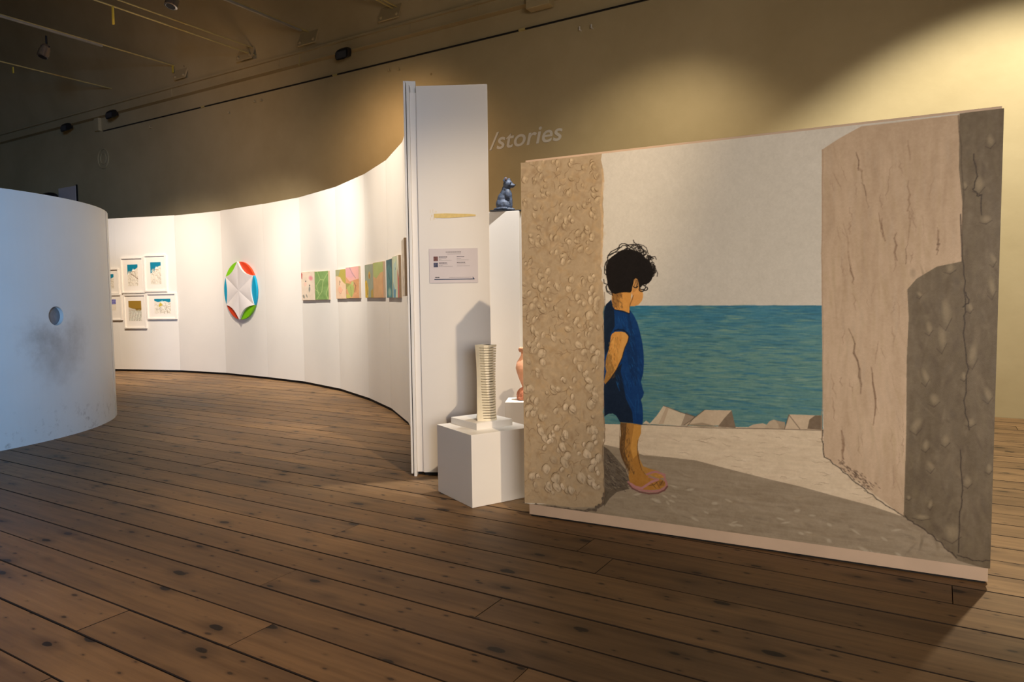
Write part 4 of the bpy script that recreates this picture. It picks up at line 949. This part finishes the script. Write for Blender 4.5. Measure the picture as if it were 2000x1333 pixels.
frames=[(205,234,525,575,'e',(20,124,150),'white-framed print of houses under blue sky, upper left, cut by the rounded wall',1),
 (238,282,503,573,'a',(16,122,150),'white-framed tall print with a slanting roof line, middle of upper row',1),
 (283,326,498,570,'b',(16,122,150),'white-framed tall print with a white dome, right end of upper row',1),
 (206,240,575,626,'purple',(0,0,0),'white-framed print with a violet block, lower left, cut by the rounded wall',1),
 (244,287,575,642,'d',(150,116,42),'white-framed tall print with an ochre sky, lowest of the group',1),
 (288.5,346,572.5,624,'c',(20,124,150),'white-framed wide print with a yellow roof, lower right of the group',1)]
inner=[(.0,.62,.22,.78),(.28,.74,.20,.80),(.28,.76,.20,.80),(.0,.62,.20,.62),(.20,.78,.19,.78),(.25,.80,.22,.78)]
for i,(fx0,fx1,ft,fb,kd,sky,lab,_) in enumerate(frames):
    ext=0
    if i in (0,3): ext=12
    o_,w_,h_,rz=fr(fx0-ext,fx1,ft,fb,265)
    t=thing('framed_print',lab,'picture',V(o_),rz,'white-framed prints on the curved partition')
    nrm=0; fw=.03; dp=.035; y1=.0
    if i in (0,3): 
        # hangs over the joint between two panels: keep it clear of both
        pass
    for (a,b,c_,d_) in ((0,w_,0,fw),(0,w_,h_-fw,h_),(0,fw,fw,h_-fw),(w_-fw,w_,fw,h_-fw)): obj('frame_bar',B(a,b,-dp,-.001,c_,d_,bev=.002),M_frame,t)
    obj('mat_card',B(fw,w_-fw,-.014,-.002,fw,h_-fw),M_mat,t)
    ia,ib,ja_,jb=inner[i]; 
    if i in (0,3): ia=.30; ib=.74
    im=houses(56,76 if kd!='c' else 48,sky,kd,10+i)
    raster_obj('print',im,(ib-ia)*w_,(jb-ja_)*h_,M_print,t,y=-.0150,x=ia*w_,z=(1-jb)*h_)
# round paper relief
o_,w_,h_,rz=fr(474-20,474+20,511,624,474)
aF,dF=facet(474); 
if dF@RR<0: dF=-dF
c3=hit(473,568,aF,dF); Rr=h_/2*1.0; nF=np.array([dF[1],-dF[0],0]); nF=nF if nF@(-aF)>0 else -nF
rl=thing('paper_relief','round folded paper relief with green, red and blue segments','artwork',V(c3+nF*.05),rz)
cols={0:('red',(222,66,22)),1:('blue',(0,152,190)),2:('green',(120,190,10)),3:('red2',(210,62,22)),4:('blue2',(0,148,182)),5:('green2',(132,204,16))}
vt=[(Rr*math.cos(math.radians(90-60*i)),Rr*math.sin(math.radians(90-60*i))) for i in range(6)]
mw=mat('white_relief_card',(232,224,220),.6,var=.02,bump=.03)
lens_names=['red segment at the upper right','blue segment at the right','green segment at the lower right','red segment at the lower left','blue segment at the left','green segment at the upper left']
for i in range(6):
    a0_=math.radians(90-60*i); a1_=math.radians(30-60*i); p_,q_=np.array(vt[i]),np.array(vt[(i+1)%6]); nn_=12
    outer=[(Rr*math.cos(a0_+(a1_-a0_)*k_/nn_),Rr*math.sin(a0_+(a1_-a0_)*k_/nn_)) for k_ in range(nn_+1)]
    mid=(p_+q_)/2; dr=mid/np.linalg.norm(mid)
    inn=[tuple(p_+(q_-p_)*k_/nn_-dr*math.sin(math.pi*k_/nn_)*Rr*.135) for k_ in range(nn_+1)]
    bm=bmesh.new(); pl=outer+inn[::-1][1:-1]
    f_=[bm.verts.new((x,-.0-.0,z)) for x,z in pl]; b_=[bm.verts.new((x,.04,z)) for x,z in pl]; bm.faces.new(f_); bm.faces.new(b_)
    for k_ in range(len(pl)): bm.faces.new((f_[k_],f_[(k_+1)%len(pl)],b_[(k_+1)%len(pl)],b_[k_]))
    lo_=obj('colour_segment',bm,mat('relief_'+cols[i][0],cols[i][1],.5,var=.06,bump=.02),rl); lo_['label']=lens_names[i]
    # folded white petal: raised curved edge, sunk towards its fold
    bm=bmesh.new(); hv=[.035,.006,.006,.035,.006,.006]; 
    cvt=bm.verts.new((0,-.03,0)); ed_=[bm.verts.new((x,-(hv[i]*(1-k_/nn_)+hv[(i+1)%6]*k_/nn_)-.02*math.sin(math.pi*k_/nn_),z)) for k_,(x,z) in enumerate(inn)]
    for k_ in range(nn_): bm.faces.new((cvt,ed_[k_],ed_[k_+1]))
    eb=[bm.verts.new((x*.995,0,z*.995)) for x,z in inn]
    for k_ in range(nn_): bm.faces.new((ed_[k_],ed_[k_+1],eb[k_+1],eb[k_]))
    obj('white_petal',bm,mw,rl)
# small paired canvases
def cv(kind,seed):
    g=np.random.default_rng(seed); nx,ny=60,96; P=Paint(nx,ny,(220,200,176)); z=lambda L:[(x*nx,y*ny) for x,y in L]; tx=vnoise(ny,nx,14,14,3)
    if kind==0:
        P.im[:]=(230,210,188); P.im+=(tx*20)[...,None]; P.blob(.72*nx,.22*ny,12,10,.4,(226,130,140),.8,.6); P.poly(z([(0,0),(.1,.05),(.06,.25),(0,.2)]),(196,96,90)); P.blob(.33*nx,.32*ny,3,3,0,(70,70,70),.9); P.blob(.62*nx,.47*ny,3,3,0,(70,70,70),.9)
        P.blob(.6*nx,.6*ny,5,13,.1,(110,116,110),.8,.6); P.blob(.3*nx,.42*ny,8,9,0,(240,190,170),.6); P.blob(.15*nx,.86*ny,8,5,1.1,(110,112,104),.7); P.blob(.38*nx,.84*ny,8,3,1.1,(110,112,104),.7)
    if kind==1:
        P.im[:]=(126,158,92); P.im+=(tx*34)[...,None]
        for L in ([(.2,.0),(.4,.28),(.1,.5),(.25,.8)],[(.95,.08),(.6,.35),(.5,.7),(.1,.98)],[(.4,.28),(.65,.3)],[(1,.5),(.8,.8),(.95,1)],[(.0,.62),(.3,.75)]): P.line(z(L),3,(176,196,126),.8)
    if kind==2:
        P.im[:]=(226,192,160); P.im+=(tx*14)[...,None]; P.poly(z([(0,0),(1,0),(1,.52),(.7,.42),(.45,.25),(0,.2)]),(176,160,72)); P.poly(z([(0,0),(.5,0),(.3,.2),(0,.22)]),(160,160,120)); P.line(z([(.38,.38),(.4,.45),(.36,.52)]),2,(80,60,50)); P.blob(.45*nx,.42*ny,2,2,0,(80,60,50)); P.blob(.42*nx,.68*ny,14,12,.3,(232,170,140),.8); P.line(z([(.3,.78),(.5,.82),(.68,.68)]),1.5,(200,120,100),.8)
    if kind==3:
        P.im[:]=(206,150,104); P.im+=(tx*34)[...,None]; P.poly(z([(0,0),(1,0),(1,.38),(.6,.42),(.3,.46),(0,.3)]),(222,166,156)); P.poly(z([(0,0),(.4,.02),(.7,.3),(.4,.36),(0,.28)]),(214,160,164)); P.line(z([(.3,0),(.5,.2),(.75,.36)]),2,(130,110,110),.7)
        P.poly(z([(.0,.5),(.3,.52),(.3,.6),(.0,.7)]),(150,146,82)); P.poly(z([(.05,.65),(.4,.52),(.62,.62),(.6,.8),(.42,.98),(.2,.85)]),(166,174,98)); P.blob(.5*nx,.52*ny,7,8,0,(178,188,120),.9); P.line(z([(.35,.62),(.4,.95)]),1.5,(120,120,70)); P.poly(z([(0,.85),(.3,.9),(.3,1),(0,1)]),(190,182,90)); P.line(z([(.62,.5),(.75,.6),(.66,.8)]),2.5,(110,84,60),.7)
    if kind==4:
        P.im[:]=(150,156,134); P.im+=(tx*16)[...,None]; P.blob(.55*nx,.32*ny,9,13,.1,(206,164,60),1); P.blob(.55*nx,.35*ny,4,8,0,(140,84,40),.9); P.line(z([(.55,.45),(.6,.7),(.6,.95)]),3,(130,160,150)); P.poly(z([(0,.5),(.2,.45),(.4,.7),(.35,1),(0,1)]),(208,172,48)); P.line(z([(.2,.55),(.25,.9)]),3,(120,90,40)); P.poly(z([(.7,.8),(.95,.72),(1,1),(.7,1)]),(178,150,60)); P.blob(.75*nx,.2*ny,0.1,0.1,0,(0,0,0))
    if kind==5:
        P.im[:]=(204,160,112); P.im+=(tx*18)[...,None]; P.poly(z([(0,0),(1,0),(1,.28),(.7,.3),(.3,.45),(0,.38)]),(168,178,108)); P.poly(z([(.9,.5),(1,.3),(1,1),(.85,1)]),(206,146,104),.7)
        P.im[:,:]+= (vnoise(ny,nx,30,30,2)*14)[...,None]
    if kind==6:
        P.im[:]=(50,112,116); P.im+=(tx*40)[...,None]*np.array([.5,1,1]); P.poly(z([(0,0),(.7,.0),(1,.0),(1,.3),(.5,.1),(0,.25)]),(26,78,92),.8); P.line(z([(.35,.35),(.5,.5)]),3,(20,60,70)); P.blob(.5*nx,.85*ny,20,14,0,(140,170,150),.9,.5); P.line(z([(.7,.6),(.75,.75)]),3,(30,76,84))
    if kind==7:
        P.im[:]=(186,196,164); P.im+=(tx*30)[...,None]; P.poly(z([(.2,.2),(.6,.1),(.5,.6),(.3,.9),(.2,.6)]),(160,186,182),.8); P.poly(z([(.1,.6),(.3,.8),(.55,.78),(.45,1),(.1,1)]),(70,130,160),.9); P.poly(z([(.75,.0),(1,.0),(1,.5),(.85,.3)]),(226,216,196)); P.poly(z([(.8,.3),(1,.55),(1,1),(.8,1)]),(190,92,84)); P.blob(.5*nx,.3*ny,2,4,0,(70,80,80))
    if kind==8: P.im[:]=(60,50,40)
    return P.im
cvs=[(592,618,531.5,587,0,'small pale pink canvas with dark dots, leftmost of the canvas row'),(618.5,645,530,586,1,'small green canvas with pale vines, second in the canvas row'),
 (659.5,679,526.5,584,2,'small beige and olive canvas, third from the left'),(679.5,705,521.5,583,3,'small pink canvas with a pale green leaf, fourth from the left'),
 (717,733,516.5,582,4,'small grey-green canvas with a yellow flower, fifth from the left'),(733.4,753,512,582,5,'small canvas, green above and orange below, sixth from the left'),
 (759.5,771,506.5,582,6,'narrow dark teal canvas near the column'),(771.3,784,500,582,7,'pale canvas with blue and red streaks next to the teal one')]
for i,(a,b,c_,d_,kd,lab) in enumerate(cvs):
    o_,w_,h_,rz=fr(a,b,c_,d_,(cvs[i-i%2][0]+cvs[i-i%2+1][1])/2)
    so=.0
    t=thing('small_canvas',lab,'painting',V(o_),rz,'row of paired small canvases')
    obj('canvas',B(.001,w_-.001,-.03-so,-.001-so,0,h_,bev=.002),M_canvas,t)
    raster_obj('painted_surface',cv(kd,40+i),w_-.006,h_-.006,M_acr,t,y=-.0312-so,x=.003,z=.003)
# edge-on canvas on the last panels
a_,d_=facet(787); q_=hit(787,530,a_,d_)
aa,dd=poly[-4],poly[-3]-poly[-4]; dd=dd/np.linalg.norm(dd); nn_=np.array([dd[1],-dd[0],0]); nn_=nn_ if nn_@(np.array([-3,0,0])-aa)>0 else -nn_
t=thing('small_canvas','canvas seen almost edge-on beside the column, right end of the row','painting',V(aa+dd*.25+np.array([0,0,1.53])),math.atan2(dd[1],dd[0]),'row of paired small canvases')
yy_=-1 if (np.array([-math.sin(t.rotation_euler.z),math.cos(t.rotation_euler.z),0])@nn_)<0 else 1
obj('canvas',B(0,.42,*sorted((0.001*yy_,.05*yy_)),0,.62,bev=.002),M_canvas,t)
obj('painted_surface',B(.003,.417,*sorted((.0502*yy_,.052*yy_)),.003,.617),mat('pale_edge_paint',(206,190,170),.6,var=.3,scale=14),t)
